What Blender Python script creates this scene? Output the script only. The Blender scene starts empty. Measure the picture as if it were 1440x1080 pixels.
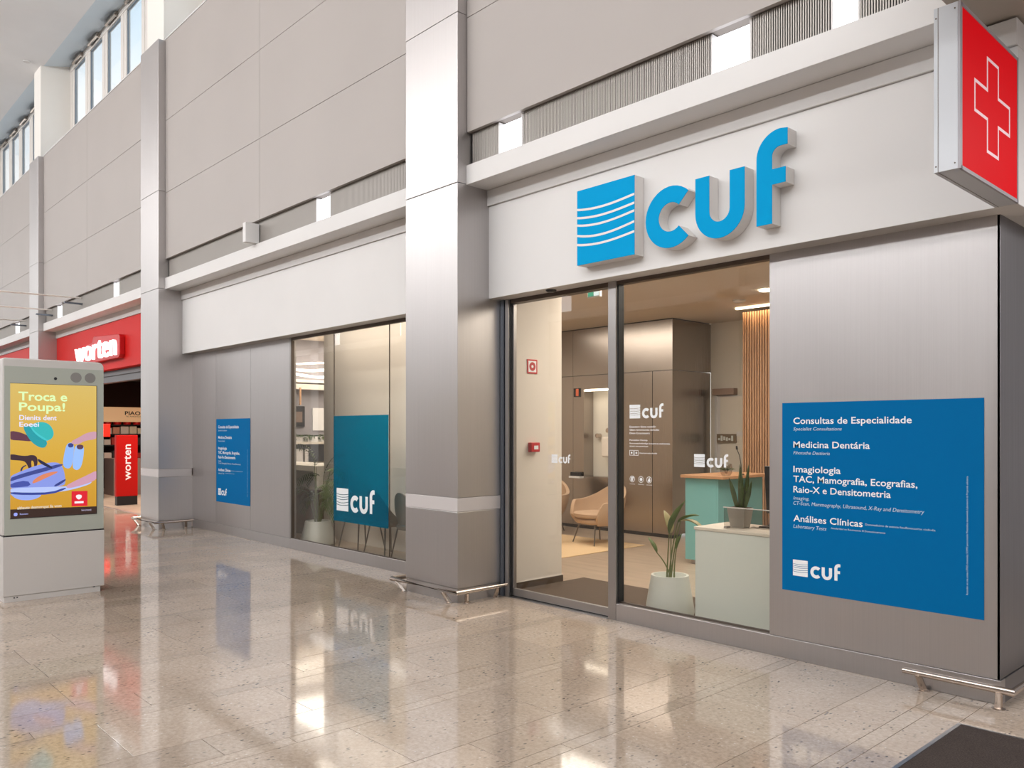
import bpy, bmesh, math, random
from mathutils import Vector, Matrix
random.seed(7)
C = bpy.context.scene.collection
S = bpy.context.scene
PI = math.pi

def srgb(r, g, b, a=1.0):
    def f(c):
        c /= 255.0
        return c / 12.92 if c <= 0.04045 else ((c + 0.055) / 1.055) ** 2.4
    return (f(r), f(g), f(b), a)

# ------------------------------------------------------------------ camera
cam_d = bpy.data.cameras.new('camera')
cam = bpy.data.objects.new('camera', cam_d)
C.objects.link(cam)
cam_d.sensor_width = 36.0
cam_d.lens = 1145.23 / 1440 * 36
cam_d.shift_y = (605.3 - 540) / 1440
cam_d.clip_start = 0.05
cam_d.clip_end = 300
TH = math.atan2(1062.04, 1145.23)
cam.location = (0, 0, 1.5)
cam.rotation_euler = (PI / 2, 0, PI / 2 - TH)
S.camera = cam

# ------------------------------------------------------------------ world
W = bpy.data.worlds.new('sky'); S.world = W; W.use_nodes = True
nt = W.node_tree
bg = nt.nodes['Background']
tc = nt.nodes.new('ShaderNodeTexCoord'); sp = nt.nodes.new('ShaderNodeSeparateXYZ')
cr = nt.nodes.new('ShaderNodeValToRGB')
nt.links.new(tc.outputs['Generated'], sp.inputs[0]); nt.links.new(sp.outputs['Z'], cr.inputs[0])
cr.color_ramp.elements[0].position = 0.0; cr.color_ramp.elements[0].color = (1.0, 0.985, 0.96, 1)
cr.color_ramp.elements[1].position = 0.75; cr.color_ramp.elements[1].color = srgb(150, 195, 228)
e = cr.color_ramp.elements.new(0.34); e.color = (0.95, 0.975, 1.0, 1)
e = cr.color_ramp.elements.new(0.46); e.color = srgb(196, 222, 240)
nt.links.new(cr.outputs[0], bg.inputs[0]); bg.inputs[1].default_value = 1.15

def area(name, loc, target, sx, sy, power, col=(1, 1, 1), spread=None):
    d = bpy.data.lights.new(name, 'AREA'); d.shape = 'RECTANGLE'; d.size = sx; d.size_y = sy
    d.energy = power; d.color = col
    if spread: d.spread = spread
    o = bpy.data.objects.new(name, d); C.objects.link(o); o.location = loc
    v = Vector(target) - Vector(loc)
    o.rotation_euler = v.to_track_quat('-Z', 'Y').to_euler()
    return o
# skylight strips of the hall ceiling
for i, x in enumerate((-28, -18, -8, 2)):
    area('hall_ceiling_light', (x, -4.2, 9.35), (x, 3.2, 2.0), 10.0, 2.0, 250, (1, 0.98, 0.965))
# added fill lights without fixtures, aimed up to brighten the unlit hall ceiling
for i, x in enumerate((-28, -18, -8, 2)):
    area('hall_added_fill', (x, -8.0, 7.7), (x, -4.0, 9.5), 9.0, 0.5, 300, (1, 1, 1))
# downlights' collective warm light of the clinic, the left waiting room and the shop
area('clinic_ceiling_light', (-4.2, 6.9, 3.02), (-4.2, 6.9, 0), 2.6, 2.0, 88, (1, 0.93, 0.85))
area('lounge_ceiling_light', (-8.0, 7.6, 3.02), (-8.0, 7.7, 0), 2.4, 1.6, 52, (1, 0.93, 0.85))
area('waiting_ceiling_light', (-8.3, 5.42, 3.0), (-8.3, 5.42, 0), 3.2, 0.5, 19, (1, 0.93, 0.85))
area('reception_ceiling_light', (-11.5, 7.4, 3.02), (-11.5, 7.4, 0), 1.8, 2.4, 60, (1, 0.93, 0.85))
area('shop_ceiling_light', (-16.8, 5.62, 3.12), (-16.8, 5.62, 0), 5.0, 0.4, 190, (1, 0.82, 0.68))
area('corridor_added_fill', (1.4, 6.0, 3.6), (1.4, 6.0, 0), 3.0, 2.0, 110, (1, 0.98, 0.97))  # added fill, no lamp there; brightens what the dark steel return reflects

S.render.engine = 'CYCLES'
S.cycles.use_denoising = True
S.cycles.max_bounces = 7
S.cycles.diffuse_bounces = 3
S.cycles.glossy_bounces = 4
S.cycles.transparent_max_bounces = 10
S.cycles.sample_clamp_indirect = 4
S.cycles.caustics_reflective = False
S.cycles.caustics_refractive = False
S.view_settings.view_transform = 'Standard'
S.view_settings.look = 'None'
S.view_settings.gamma = 1
S.view_settings.use_curve_mapping = False
S.view_settings.exposure = 0.47

# ------------------------------------------------------------------ materials
def pmat(name, col, rough=0.5, metal=0.0, spec=0.5, emit=None, es=0.0, coat=0.0, alpha=None):
    m = bpy.data.materials.new(name); m.use_nodes = True
    b = m.node_tree.nodes['Principled BSDF']
    b.inputs['Base Color'].default_value = col
    b.inputs['Roughness'].default_value = rough
    b.inputs['Metallic'].default_value = metal
    b.inputs['Specular IOR Level'].default_value = spec
    if coat: b.inputs['Coat Weight'].default_value = coat; b.inputs['Coat Roughness'].default_value = 0.08
    if emit: b.inputs['Emission Color'].default_value = emit; b.inputs['Emission Strength'].default_value = es
    return m
def N(m, t, **k):
    n = m.node_tree.nodes.new(t)
    for a, v in k.items(): setattr(n, a, v)
    return n
def L(m, a, b): m.node_tree.links.new(a, b)
def B(m): return m.node_tree.nodes['Principled BSDF']
def worldpos(m, scale=(1, 1, 1)):
    g = N(m, 'ShaderNodeNewGeometry'); mp = N(m, 'ShaderNodeMapping')
    mp.inputs['Scale'].default_value = scale
    L(m, g.outputs['Position'], mp.inputs['Vector'])
    return mp.outputs[0]
def noise(m, vec, scale, detail=3, rough=0.5):
    n = N(m, 'ShaderNodeTexNoise'); n.inputs['Scale'].default_value = scale
    n.inputs['Detail'].default_value = detail; n.inputs['Roughness'].default_value = rough
    L(m, vec, n.inputs['Vector']); return n.outputs['Fac']
def ramp(m, fac, stops):
    r = N(m, 'ShaderNodeValToRGB'); L(m, fac, r.inputs[0])
    els = r.color_ramp.elements
    els[0].position, els[0].color = stops[0]; els[1].position, els[1].color = stops[-1]
    for p, c in stops[1:-1]:
        e = els.new(p); e.color = c
    return r.outputs[0]
def mixc(m, fac, a, b, mode='MIX'):
    n = N(m, 'ShaderNodeMix', data_type='RGBA', blend_type=mode)
    if hasattr(fac, 'links'): L(m, fac, n.inputs[0])
    else: n.inputs[0].default_value = fac
    for s, i in ((a, 6), (b, 7)):
        if hasattr(s, 'links'): L(m, s, n.inputs[i])
        else: n.inputs[i].default_value = s
    return n.outputs[2]
def maprange(m, v, a, b, c, d):
    n = N(m, 'ShaderNodeMapRange')
    L(m, v, n.inputs[0])
    for i, x in enumerate((a, b, c, d)): n.inputs[i + 1].default_value = x
    return n.outputs[0]
def bump(m, h, strength, dist=0.01):
    n = N(m, 'ShaderNodeBump'); n.inputs['Strength'].default_value = strength
    n.inputs['Distance'].default_value = dist; L(m, h, n.inputs['Height'])
    L(m, n.outputs[0], B(m).inputs['Normal'])

M = {}
# polished stone tiles: mottled beige limestone with dark and pale flecks, each tile its own tone
def stone(name, base, light, dark):
    m = pmat(name, base, 0.09, 0, 0.95); B(m).inputs['IOR'].default_value = 1.55
    p = worldpos(m)
    big = noise(m, p, 2.3, 4, 0.6); fine = noise(m, p, 42, 5, 0.7)
    c = ramp(m, big, [(0.3, base), (0.7, light)])
    c = mixc(m, maprange(m, fine, 0.35, 0.75, 0, 0.75), c, dark)
    # dark pores
    v = N(m, 'ShaderNodeTexVoronoi'); v.inputs['Scale'].default_value = 34; v.inputs['Randomness'].default_value = 1
    L(m, worldpos(m, (1.0, 0.55, 1)), v.inputs['Vector'])
    gate = maprange(m, noise(m, p, 3.5, 3), 0.44, 0.62, 0.12, 1.0)
    spot = maprange(m, v.outputs['Distance'], 0.14, 0.24, 1, 0)
    mul = N(m, 'ShaderNodeMath', operation='MULTIPLY'); L(m, gate, mul.inputs[0]); L(m, spot, mul.inputs[1])
    c = mixc(m, mul.outputs[0], c, srgb(92, 84, 78))
    v2 = N(m, 'ShaderNodeTexVoronoi'); v2.inputs['Scale'].default_value = 19; L(m, p, v2.inputs['Vector'])
    spot2 = maprange(m, v2.outputs['Distance'], 0.06, 0.12, 0.6, 0)
    c = mixc(m, spot2, c, srgb(222, 214, 204))
    oi = N(m, 'ShaderNodeObjectInfo')
    tone = maprange(m, oi.outputs['Random'], 0, 1, 0.90, 1.08)
    vm = N(m, 'ShaderNodeVectorMath', operation='SCALE'); L(m, c, vm.inputs[0]); L(m, tone, vm.inputs['Scale'])
    L(m, vm.outputs[0], B(m).inputs['Base Color'])
    L(m, maprange(m, fine, 0.2, 0.8, 0.04, 0.10), B(m).inputs['Roughness'])
    return m
M['tile'] = stone('polished_limestone', srgb(184, 165, 147), srgb(200, 183, 166), srgb(134, 117, 102))
M['band'] = stone('polished_limestone_band', srgb(180, 162, 144), srgb(198, 181, 164), srgb(132, 117, 104))
M['grout'] = pmat('grout', srgb(92, 84, 78), 0.8)
M['tile_far'] = M['tile']

def steel(name, col, rough, streak=(90, 90, 0.35), bs=0.05, amt=1.0):
    m = pmat(name, col, rough, 1.0)
    p = worldpos(m, streak)
    n = noise(m, p, 3.0, 3, 0.6)
    big = noise(m, worldpos(m, (0.8, 0.8, 0.35)), 1.3, 2)
    c = mixc(m, maprange(m, n, 0.3, 0.7, 0, 0.22 * amt), col, tuple(x * 0.82 for x in col[:3]) + (1,))
    L(m, c, B(m).inputs['Base Color'])
    ad = N(m, 'ShaderNodeMath', operation='ADD')
    L(m, maprange(m, n, 0.3, 0.7, rough - 0.05 * amt, rough + 0.05 * amt), ad.inputs[0])
    L(m, maprange(m, big, 0.3, 0.7, -0.03 * amt, 0.04 * amt), ad.inputs[1])
    L(m, ad.outputs[0], B(m).inputs['Roughness'])
    return m
M['steel'] = steel('brushed_steel', srgb(190, 186, 185), 0.40)
M['steel_side'] = M['steel']
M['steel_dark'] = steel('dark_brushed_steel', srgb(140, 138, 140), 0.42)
M['steel_warm'] = steel('bronze_toned_steel', srgb(172, 163, 156), 0.27, (160, 160, 0.6), amt=0.08)
M['steel_band'] = pmat('matte_steel_band', srgb(204, 198, 197), 0.5, 0.2)
M['rail'] = steel('satin_tube_steel', srgb(196, 184, 174), 0.2, (60, 60, 60), 0.02)
M['alu'] = pmat('anodised_aluminium', srgb(168, 164, 162), 0.35, 0.9)
M['alu_dark'] = pmat('dark_aluminium', srgb(100, 90, 82), 0.4, 0.8)
M['frame_blue'] = pmat('grey_blue_frame_metal', srgb(110, 116, 126), 0.35, 0.8)

def plaster(name, col, rough=0.7, var=0.05, spec=0.3):
    m = pmat(name, col, rough, 0, spec)
    n = noise(m, worldpos(m), 0.9, 3)
    c = mixc(m, maprange(m, n, 0.3, 0.7, 0, 1), col, tuple(x * (1 - var) for x in col[:3]) + (1,))
    L(m, c, B(m).inputs['Base Color'])
    return m
M['white'] = plaster('white_painted_board', srgb(226, 224, 223))
M['panel'] = plaster('warm_grey_wall_panel', srgb(174, 167, 163), 0.5, 0.04, 0.3)
M['joint'] = pmat('dark_joint', srgb(130, 122, 116), 0.8)
M['pier'] = plaster('white_pier_paint', srgb(240, 236, 230))
M['ceil'] = plaster('white_ceiling_paint', srgb(244, 244, 246))
M['soffit_blue'] = plaster('pale_blue_soffit', srgb(222, 234, 244))
M['winframe'] = pmat('cream_window_frame', srgb(226, 220, 214), 0.5)
M['slat'] = pmat('grey_slat_metal', srgb(176, 170, 164), 0.45, 0.2)
M['slatback'] = pmat('slat_backing', srgb(34, 31, 30), 0.8)
M['lightbox'] = pmat('lit_opening', srgb(235, 240, 255), 0.5, emit=(0.93, 0.96, 1, 1), es=2.0)
M['lowceil'] = plaster('taupe_low_ceiling', srgb(170, 160, 150))
M['red'] = plaster('red_fascia_laminate', srgb(204, 26, 22), 0.5, 0.05, 0.15)
M['blue'] = pmat('sign_blue_face', srgb(0, 156, 214), 0.6, 0, 0.06)
M['signwhite'] = pmat('sign_white_return', srgb(226, 222, 219), 0.5)
M['poster'] = pmat('poster_blue_vinyl', srgb(0, 102, 160), 0.6, 0, 0.06)
M['ink'] = pmat('white_vinyl', srgb(238, 240, 242), 0.5)
M['ink_soft'] = pmat('white_small_print', srgb(196, 214, 228), 0.5)
M['beige_wall'] = plaster('beige_wall_paint', srgb(226, 217, 206), 0.7, 0.03)
M['cream_wall'] = plaster('cream_wall_paint', srgb(228, 222, 210), 0.65, 0.03)
M['clinic_ceil'] = plaster('clinic_ceiling_paint', srgb(214, 200, 184))
M['skirt'] = pmat('bronze_skirting', srgb(92, 78, 66), 0.4, 0.4)
M['black'] = pmat('black_plastic', srgb(28, 28, 30), 0.4)
M['darkrub'] = pmat('dark_rubber', srgb(40, 37, 36), 0.8)
M['led'] = pmat('warm_led', (1, 0.8, 0.55, 1), 0.5, emit=(1, 0.84, 0.64, 1), es=5)
M['ledwhite'] = pmat('warm_white_led', (1, 0.9, 0.8, 1), 0.5, emit=(1, 0.90, 0.76, 1), es=5)
M['downl'] = pmat('downlight_lens', (1, 0.95, 0.85, 1), 0.5, emit=(1, 0.93, 0.8, 1), es=14)
M['teal'] = pmat('teal_laminate', srgb(120, 182, 184), 0.45)
M['deskwhite'] = pmat('pale_green_white_laminate', srgb(226, 232, 228), 0.3, 0, 0.5)
M['wood'] = pmat('oak_worktop', srgb(190, 146, 110), 0.45)
M['potw'] = pmat('white_glazed_pot', srgb(228, 230, 224), 0.4)
M['soil'] = pmat('soil', srgb(86, 66, 50), 0.95)
M['kiosk'] = pmat('kiosk_pale_grey_paint', srgb(202, 197, 193), 0.4)
M['kioskf'] = pmat('kiosk_glass_surround', srgb(176, 180, 170), 0.25, 0, 0.5)
M['grille'] = pmat('speaker_grille', srgb(132, 129, 126), 0.6)

def wood_slat():
    m = pmat('slat_wood', srgb(186, 132, 94), 0.5)
    n = noise(m, worldpos(m, (40, 40, 1.5)), 2, 4)
    L(m, ramp(m, n, [(0.3, srgb(160, 120, 90)), (0.7, srgb(190, 150, 118))]), B(m).inputs['Base Color']); return m
M['slatwood'] = wood_slat()
def carpet(name, a, b, sc=260):
    m = pmat(name, a, 0.95, 0, 0.1)
    n = noise(m, worldpos(m), sc, 3, 0.8); n2 = noise(m, worldpos(m), 9, 3)
    c = ramp(m, n, [(0.3, a), (0.7, b)])
    c = mixc(m, maprange(m, n2, 0.3, 0.7, 0, 0.25), c, a)
    L(m, c, B(m).inputs['Base Color']); bump(m, n, 0.5, 0.004); return m
M['mat'] = carpet('dark_ribbed_mat', srgb(52, 45, 42), srgb(86, 76, 71), 150)
M['doormat'] = carpet('brown_entrance_mat', srgb(84, 72, 64), srgb(110, 97, 86), 180)
M['rug'] = carpet('straw_rug', srgb(216, 186, 146), srgb(232, 204, 166), 90)
M['fabric'] = carpet('tan_fabric', srgb(184, 156, 130), srgb(200, 172, 146), 300)
M['greyshell'] = pmat('grey_shell_plastic', srgb(138, 126, 112), 0.6)
M['chrome'] = pmat('chair_leg_metal', srgb(120, 112, 106), 0.3, 0.8)
def clinicfloor():
    m = pmat('taupe_floor_tile', srgb(186, 166, 146), 0.3, 0, 0.5)
    n = noise(m, worldpos(m, (0.6, 5, 1)), 2.2, 4)
    br = N(m, 'ShaderNodeTexBrick'); L(m, worldpos(m), br.inputs['Vector'])
    br.inputs['Scale'].default_value = 1; br.inputs['Brick Width'].default_value = 1.2; br.inputs['Row Height'].default_value = 0.6
    br.inputs['Mortar Size'].default_value = 0.003
    br.inputs['Color1'].default_value = (1, 1, 1, 1); br.inputs['Color2'].default_value = (0.96, 0.96, 0.96, 1); br.inputs['Mortar'].default_value = (0.7, 0.68, 0.66, 1)
    c = ramp(m, n, [(0.3, srgb(166, 148, 130)), (0.7, srgb(188, 169, 150))])
    L(m, mixc(m, 1.0, c, br.outputs['Color'], 'MULTIPLY'), B(m).inputs['Base Color']); return m
M['cfloor'] = clinicfloor()

def glass(name, tint, refl=1.0, rough=0.0):
    m = bpy.data.materials.new(name); m.use_nodes = True
    n = m.node_tree; n.nodes.remove(n.nodes['Principled BSDF'])
    out = n.nodes['Material Output']
    tr = N(m, 'ShaderNodeBsdfTransparent'); tr.inputs[0].default_value = tint
    gl = N(m, 'ShaderNodeBsdfGlossy'); gl.inputs['Roughness'].default_value = rough; gl.inputs[0].default_value = (refl, refl, refl, 1)
    fr = N(m, 'ShaderNodeFresnel'); gm = N(m, 'ShaderNodeNewGeometry')
    L(m, maprange(m, gm.outputs['Backfacing'], 0, 1, 1.5, 1 / 1.5), fr.inputs[0])   # same reflection from either side
    mx = N(m, 'ShaderNodeMixShader'); L(m, fr.outputs[0], mx.inputs[0]); L(m, tr.outputs[0], mx.inputs[1]); L(m, gl.outputs[0], mx.inputs[2])
    L(m, mx.outputs[0], out.inputs[0]); return m
M['glass'] = glass('clear_pane', (0.95, 0.94, 0.91, 1), 0.9)
M['winglass'] = glass('window_pane', (0.96, 0.98, 0.99, 1), 0.8)
M['glassshield'] = glass('smoked_shield', (0.80, 0.78, 0.76, 1), 1.0)
def tealfilm():
    m = bpy.data.materials.new('teal_translucent_film'); m.use_nodes = True
    n = m.node_tree; b = n.nodes['Principled BSDF']; out = n.nodes['Material Output']
    b.inputs['Base Color'].default_value = srgb(0, 128, 158); b.inputs['Roughness'].default_value = 0.3
    tr = N(m, 'ShaderNodeBsdfTransparent'); tr.inputs[0].default_value = (0.0, 0.60, 0.78, 1)
    mx = N(m, 'ShaderNodeMixShader'); mx.inputs[0].default_value = 0.30
    L(m, tr.outputs[0], mx.inputs[1]); L(m, b.outputs[0], mx.inputs[2]); L(m, mx.outputs[0], out.inputs[0]); return m
M['tealfilm'] = tealfilm()
def leafmat(name, a, b):
    m = pmat(name, a, 0.4)
    n = noise(m, worldpos(m), 14, 3)
    L(m, ramp(m, n, [(0.3, a), (0.7, b)]), B(m).inputs['Base Color']); return m
M['leaf'] = leafmat('green_leaf', srgb(62, 84, 36), srgb(96, 118, 52))
M['leafpale'] = leafmat('dry_leaf', srgb(150, 142, 96), srgb(184, 172, 124))
M['leafdark'] = leafmat('dark_leaf', srgb(44, 62, 32), srgb(74, 92, 44))
M['stem'] = pmat('plant_stem', srgb(96, 106, 60), 0.5)
_e = {}
def emat(r, g, b, s=1.0):
    k = (r, g, b, s)
    if k not in _e:
        c = srgb(r, g, b)
        _e[k] = pmat('screen_colour_%d' % len(_e), (0.01, 0.01, 0.01, 1), 0.25, emit=c, es=s * 0.80)
    return _e[k]

# ------------------------------------------------------------------ mesh builder
class MB:
    def __init__(s): s.v = []; s.f = []
    def add(s, vs, fs):
        o = len(s.v); s.v += [tuple(v) for v in vs]; s.f += [tuple(i + o for i in f) for f in fs]; return s
    def box(s, x0, x1, y0, y1, z0, z1):
        vs = [(x, y, z) for z in (z0, z1) for y in (y0, y1) for x in (x0, x1)]
        return s.add(vs, [(0, 2, 3, 1), (4, 5, 7, 6), (0, 1, 5, 4), (2, 6, 7, 3), (0, 4, 6, 2), (1, 3, 7, 5)])
    def tube(s, pts, r, n=10, cap=True):
        pts = [Vector(p) for p in pts]; R = r if isinstance(r, (list, tuple)) else [r] * len(pts)
        base = len(s.v); prev = None
        for i, p in enumerate(pts):
            if i == 0: d = pts[1] - p
            elif i == len(pts) - 1: d = p - pts[i - 1]
            else: d = (pts[i + 1] - p).normalized() + (p - pts[i - 1]).normalized()
            d.normalize()
            if prev is None:
                a = Vector((0, 0, 1)) if abs(d.z) < 0.9 else Vector((1, 0, 0))
                u = d.cross(a).normalized()
            else:
                u = (prev - d * prev.dot(d)).normalized()
            prev = u; w = d.cross(u)
            k = 1.0
            if 0 < i < len(pts) - 1:
                cs = (pts[i + 1] - p).normalized().dot((p - pts[i - 1]).normalized())
                k = 1 / max(0.5, math.sqrt((1 + cs) / 2))
            for j in range(n):
                t = 2 * PI * j / n
                s.v.append(tuple(p + (u * math.cos(t) + w * math.sin(t)) * R[i] * (k if k < 1.3 else 1.3)))
        for i in range(len(pts) - 1):
            for j in range(n):
                a = base + i * n + j; b = base + i * n + (j + 1) % n
                s.f.append((a, b, b + n, a + n))
        if cap:
            s.f.append(tuple(base + j for j in reversed(range(n))))
            s.f.append(tuple(base + (len(pts) - 1) * n + j for j in range(n)))
        return s
    def lathe(s, prof, cx, cy, n=32, cz=0):
        base = len(s.v)
        for r, z in prof:
            for j in range(n):
                t = 2 * PI * j / n; s.v.append((cx + r * math.cos(t), cy + r * math.sin(t), cz + z))
        for i in range(len(prof) - 1):
            for j in range(n):
                a = base + i * n + j; b = base + i * n + (j + 1) % n
                s.f.append((a, b, b + n, a + n))
        s.f.append(tuple(base + j for j in reversed(range(n)))); s.f.append(tuple(base + (len(prof) - 1) * n + j for j in range(n)))
        return s
    def prism(s, pts2, fr, t0, t1):
        """polygon in the plane fr = function(u, v, w) -> xyz, w along the normal, from t0 to t1"""
        n = len(pts2); A = [fr(u, v, t0) for u, v in pts2]; Z = [fr(u, v, t1) for u, v in pts2]
        return s.add(A + Z, [tuple(reversed(range(n))), tuple(range(n, 2 * n))] + [(i, (i + 1) % n, n + (i + 1) % n, n + i) for i in range(n)])

def facade(Y):       # u = X, v = Z, normal towards the hall (-Y)
    return lambda u, v, w: (u, Y - w, v)
def facingx(X):      # u = Y, v = Z, normal +X
    return lambda u, v, w: (X + w, u, v)
def flatz(Z):
    return lambda u, v, w: (u, v, Z + w)

def wloc(o):
    l = Vector((0, 0, 0))
    while o is not None: l = l + Vector(o.location); o = o.parent
    return l
def obj(name, mb, mat, parent=None, smooth=False, bevel=0, seg=2, origin=None):
    vs = mb.v
    mn = [min(v[i] for v in vs) for i in range(3)]; mx = [max(v[i] for v in vs) for i in range(3)]
    c = Vector(((mn[0] + mx[0]) / 2, (mn[1] + mx[1]) / 2, mn[2])) if origin is None else Vector(origin)
    me = bpy.data.meshes.new(name); me.from_pydata([tuple(Vector(v) - c) for v in vs], [], mb.f)
    me.validate(); me.update()
    bm = bmesh.new(); bm.from_mesh(me); bmesh.ops.recalc_face_normals(bm, faces=bm.faces); bm.to_mesh(me); bm.free()
    if smooth:
        for p in me.polygons: p.use_smooth = True
    o = bpy.data.objects.new(name, me); C.objects.link(o)
    if mat: me.materials.append(mat)
    if parent is not None: o.parent = parent; o.location = c - wloc(parent)
    else: o.location = c
    if bevel:
        b = o.modifiers.new('bevel', 'BEVEL'); b.width = bevel; b.segments = seg; b.limit_method = 'ANGLE'; b.angle_limit = 0.6
    if smooth:
        try:
            me.set_sharp_from_angle(angle=0.7)
        except Exception: pass
    return o
def tag(o, label, cat, group=None):
    o['label'] = label; o['category'] = cat
    if group: o['group'] = group
    return o
def thing(name, label, cat, loc=(0, 0, 0), group=None):
    o = bpy.data.objects.new(name, None); C.objects.link(o); o.location = loc; o.empty_display_size = 0.1
    return tag(o, label, cat, group)
def struct(name, mb, mat, parent=None, **k):
    o = obj(name, mb, mat, parent, **k)
    if parent is None: o['kind'] = 'structure'
    return o
def structroot(name, loc):
    o = bpy.data.objects.new(name, None); C.objects.link(o); o.location = loc; o['kind'] = 'structure'; return o
def box(*a): return MB().box(*a)

_dgs = {}
def textmesh(body, off=0.0, shear=0.0):
    k = (body, off, shear)
    if k in _dgs: return _dgs[k]
    cu = bpy.data.curves.new('t', 'FONT'); cu.body = body; cu.offset = off; cu.shear = shear; cu.resolution_u = 3
    o = bpy.data.objects.new('t', cu); C.objects.link(o)
    bpy.context.view_layer.update()
    dg = bpy.context.evaluated_depsgraph_get()
    me = bpy.data.meshes.new_from_object(o.evaluated_get(dg))
    vs = [tuple(v.co) for v in me.vertices]; fs = [tuple(p.vertices) for p in me.polygons]
    bpy.data.objects.remove(o); bpy.data.curves.remove(cu); bpy.data.meshes.remove(me)
    _dgs[k] = (vs, fs); return _dgs[k]
def text(name, body, fr, u, v, width, cap, mat, parent, off=0.0, shear=0.0, depth=0.0012, extrude=None, rot90=False, top=False):
    """left end u, baseline v, total width, cap height; laid in the plane fr"""
    vs, fs = textmesh(body, off, shear)
    x0 = min(a[0] for a in vs); x1 = max(a[0] for a in vs)
    capu = 0.729
    sx = width / (x1 - x0); sy = cap / capu
    if sy is None: sy = sx
    mb = MB()
    def P(a, w):
        p, q = (a[0] - x0) * sx, a[1] * sy
        if rot90: p, q = -q, p
        return fr(u + p, v + q, w)
    if extrude:
        # build with sides from the boundary
        bm = bmesh.new()
        bv = [bm.verts.new(P(a, extrude[0])) for a in vs]
        for f in fs:
            try: bm.faces.new([bv[i] for i in f])
            except ValueError: pass
        r = bmesh.ops.extrude_face_region(bm, geom=list(bm.faces))
        nv = [g for g in r['geom'] if isinstance(g, bmesh.types.BMVert)]
        d = Vector(fr(0, 0, extrude[1])) - Vector(fr(0, 0, extrude[0]))
        bmesh.ops.translate(bm, vec=d, verts=nv)
        bm.verts.index_update()
        mb.add([tuple(x.co) for x in bm.verts], [tuple(x.index for x in f.verts) for f in bm.faces]); bm.free()
    else:
        mb.add([P(a, depth) for a in vs], fs)
    return obj(name, mb, mat, parent)

def arc(cx, cy, r, a0, a1, n=16):
    return [(cx + r * math.cos(math.radians(a0 + (a1 - a0) * i / n)), cy + r * math.sin(math.radians(a0 + (a1 - a0) * i / n))) for i in range(n + 1)]
# letter shapes of the logo, in units of the big sign (x from the square's left edge, y from the square's bottom)
LG_C = arc(0.887, 0.213, 0.217, 46, 314, 28) + arc(0.887, 0.213, 0.102, 314, 46, 24)
LG_U = [(1.095, 0.43), (1.095, 0.185)] + arc(1.2845, 0.185, 0.1895, 180, 360, 20)[1:] + [(1.474, 0.43), (1.363, 0.43), (1.363, 0.185)] + arc(1.2845, 0.185, 0.0785, 360, 180, 16)[1:] + [(1.206, 0.43)]
LG_F = [(1.560, 0.02), (1.669, 0.02), (1.669, 0.266), (1.762, 0.266), (1.762, 0.363), (1.669, 0.363), (1.669, 0.44)] + arc(1.725, 0.444, 0.056, 180, 90, 8)[1:] + [(1.775, 0.500), (1.775, 0.602), (1.725, 0.610)] + arc(1.725, 0.445, 0.165, 90, 180, 12)
LG_W, LG_H = 1.775, 0.582
def WF(t): return -math.sin(PI * t ** 0.85) * 1.0 + 0.25 * t
def waveband(z0, amp, th, w=0.568, n=24, x0=0.0):
    up = []; lo = []
    for i in range(n + 1):
        t = i / n; z = z0 + amp * WF(t)
        up.append((x0 + w * t, z + th / 2)); lo.append((x0 + w * t, z - th / 2))
    return lo + list(reversed(up))
WAVES = [(0.437, 0.024), (0.373, 0.024), (0.315, 0.028), (0.234, 0.034), (0.163, 0.026)]
def strips_between():
    """the square of the small logo: solid pieces left between the wave lines"""
    w = 0.568; n = 16; th = 0.016
    def line(z0, amp, d): return [(w * i / n, z0 + amp * WF(i / n) + d) for i in range(n + 1)]
    top = [(0, LG_H), (w, LG_H)]
    out = []
    cur = [(0, LG_H), (w, LG_H)]
    for z0, a in WAVES:
        out.append(cur[:] + list(reversed(line(z0, a, th / 2))) if True else None)
        cur = line(z0, a, -th / 2)
    out.append(cur + [(w, 0), (0, 0)])
    return out
def small_logo(fr, u, v, w, mat, parent, name='logo_mark', depth=0.0012):
    s = w / LG_W
    sq = MB()
    for poly in strips_between():
        sq.prism([(u + a * s, v + b * s) for a, b in poly], fr, depth * 0.3, depth)
    le = MB()
    for poly in (LG_C, LG_U, LG_F):
        le.prism([(u + a * s, v + b * s) for a, b in poly], fr, depth * 0.3, depth)
    obj('wave_square', sq, mat, parent); obj('lettering', le, mat, parent)

# ------------------------------------------------------------------ layout constants
COLS = [(-6.275, -5.505), (-13.46, -12.69), (-20.647, -19.877)]
BAYS = [(-5.505, -1.318), (-12.69, -6.275), (-19.877, -13.46), (-27.064, -20.647), (-35.0, -27.834)]
WY = 4.565       # upper wall plane
KY = 4.975       # shopfront plane
COLY = 4.46

# ------------------------------------------------------------------ floor with single tiles
floor = struct('floor', box(-40, 8, -9, 4.985, -0.12, -0.012), M['grout'])
_tm = {}
def tile_mesh(w, l, mat):
    k = (round(w, 3), round(l, 3), mat.name)
    if k in _tm: return _tm[k]
    a, b, h, c = w / 2, l / 2, 0.012, 0.0004
    vs = [(-a, -b, -h), (a, -b, -h), (a, b, -h), (-a, b, -h), (-a, -b, -c), (a, -b, -c), (a, b, -c), (-a, b, -c),
          (-a + c, -b + c, 0), (a - c, -b + c, 0), (a - c, b - c, 0), (-a + c, b - c, 0)]
    fs = [(0, 1, 5, 4), (1, 2, 6, 5), (2, 3, 7, 6), (3, 0, 4, 7), (4, 5, 9, 8), (5, 6, 10, 9), (6, 7, 11, 10), (7, 4, 8, 11), (8, 9, 10, 11)]
    me = bpy.data.meshes.new('tile'); me.from_pydata(vs, [], fs); me.materials.append(mat); me.update()
    _tm[k] = me; return me
TILES = []
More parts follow.
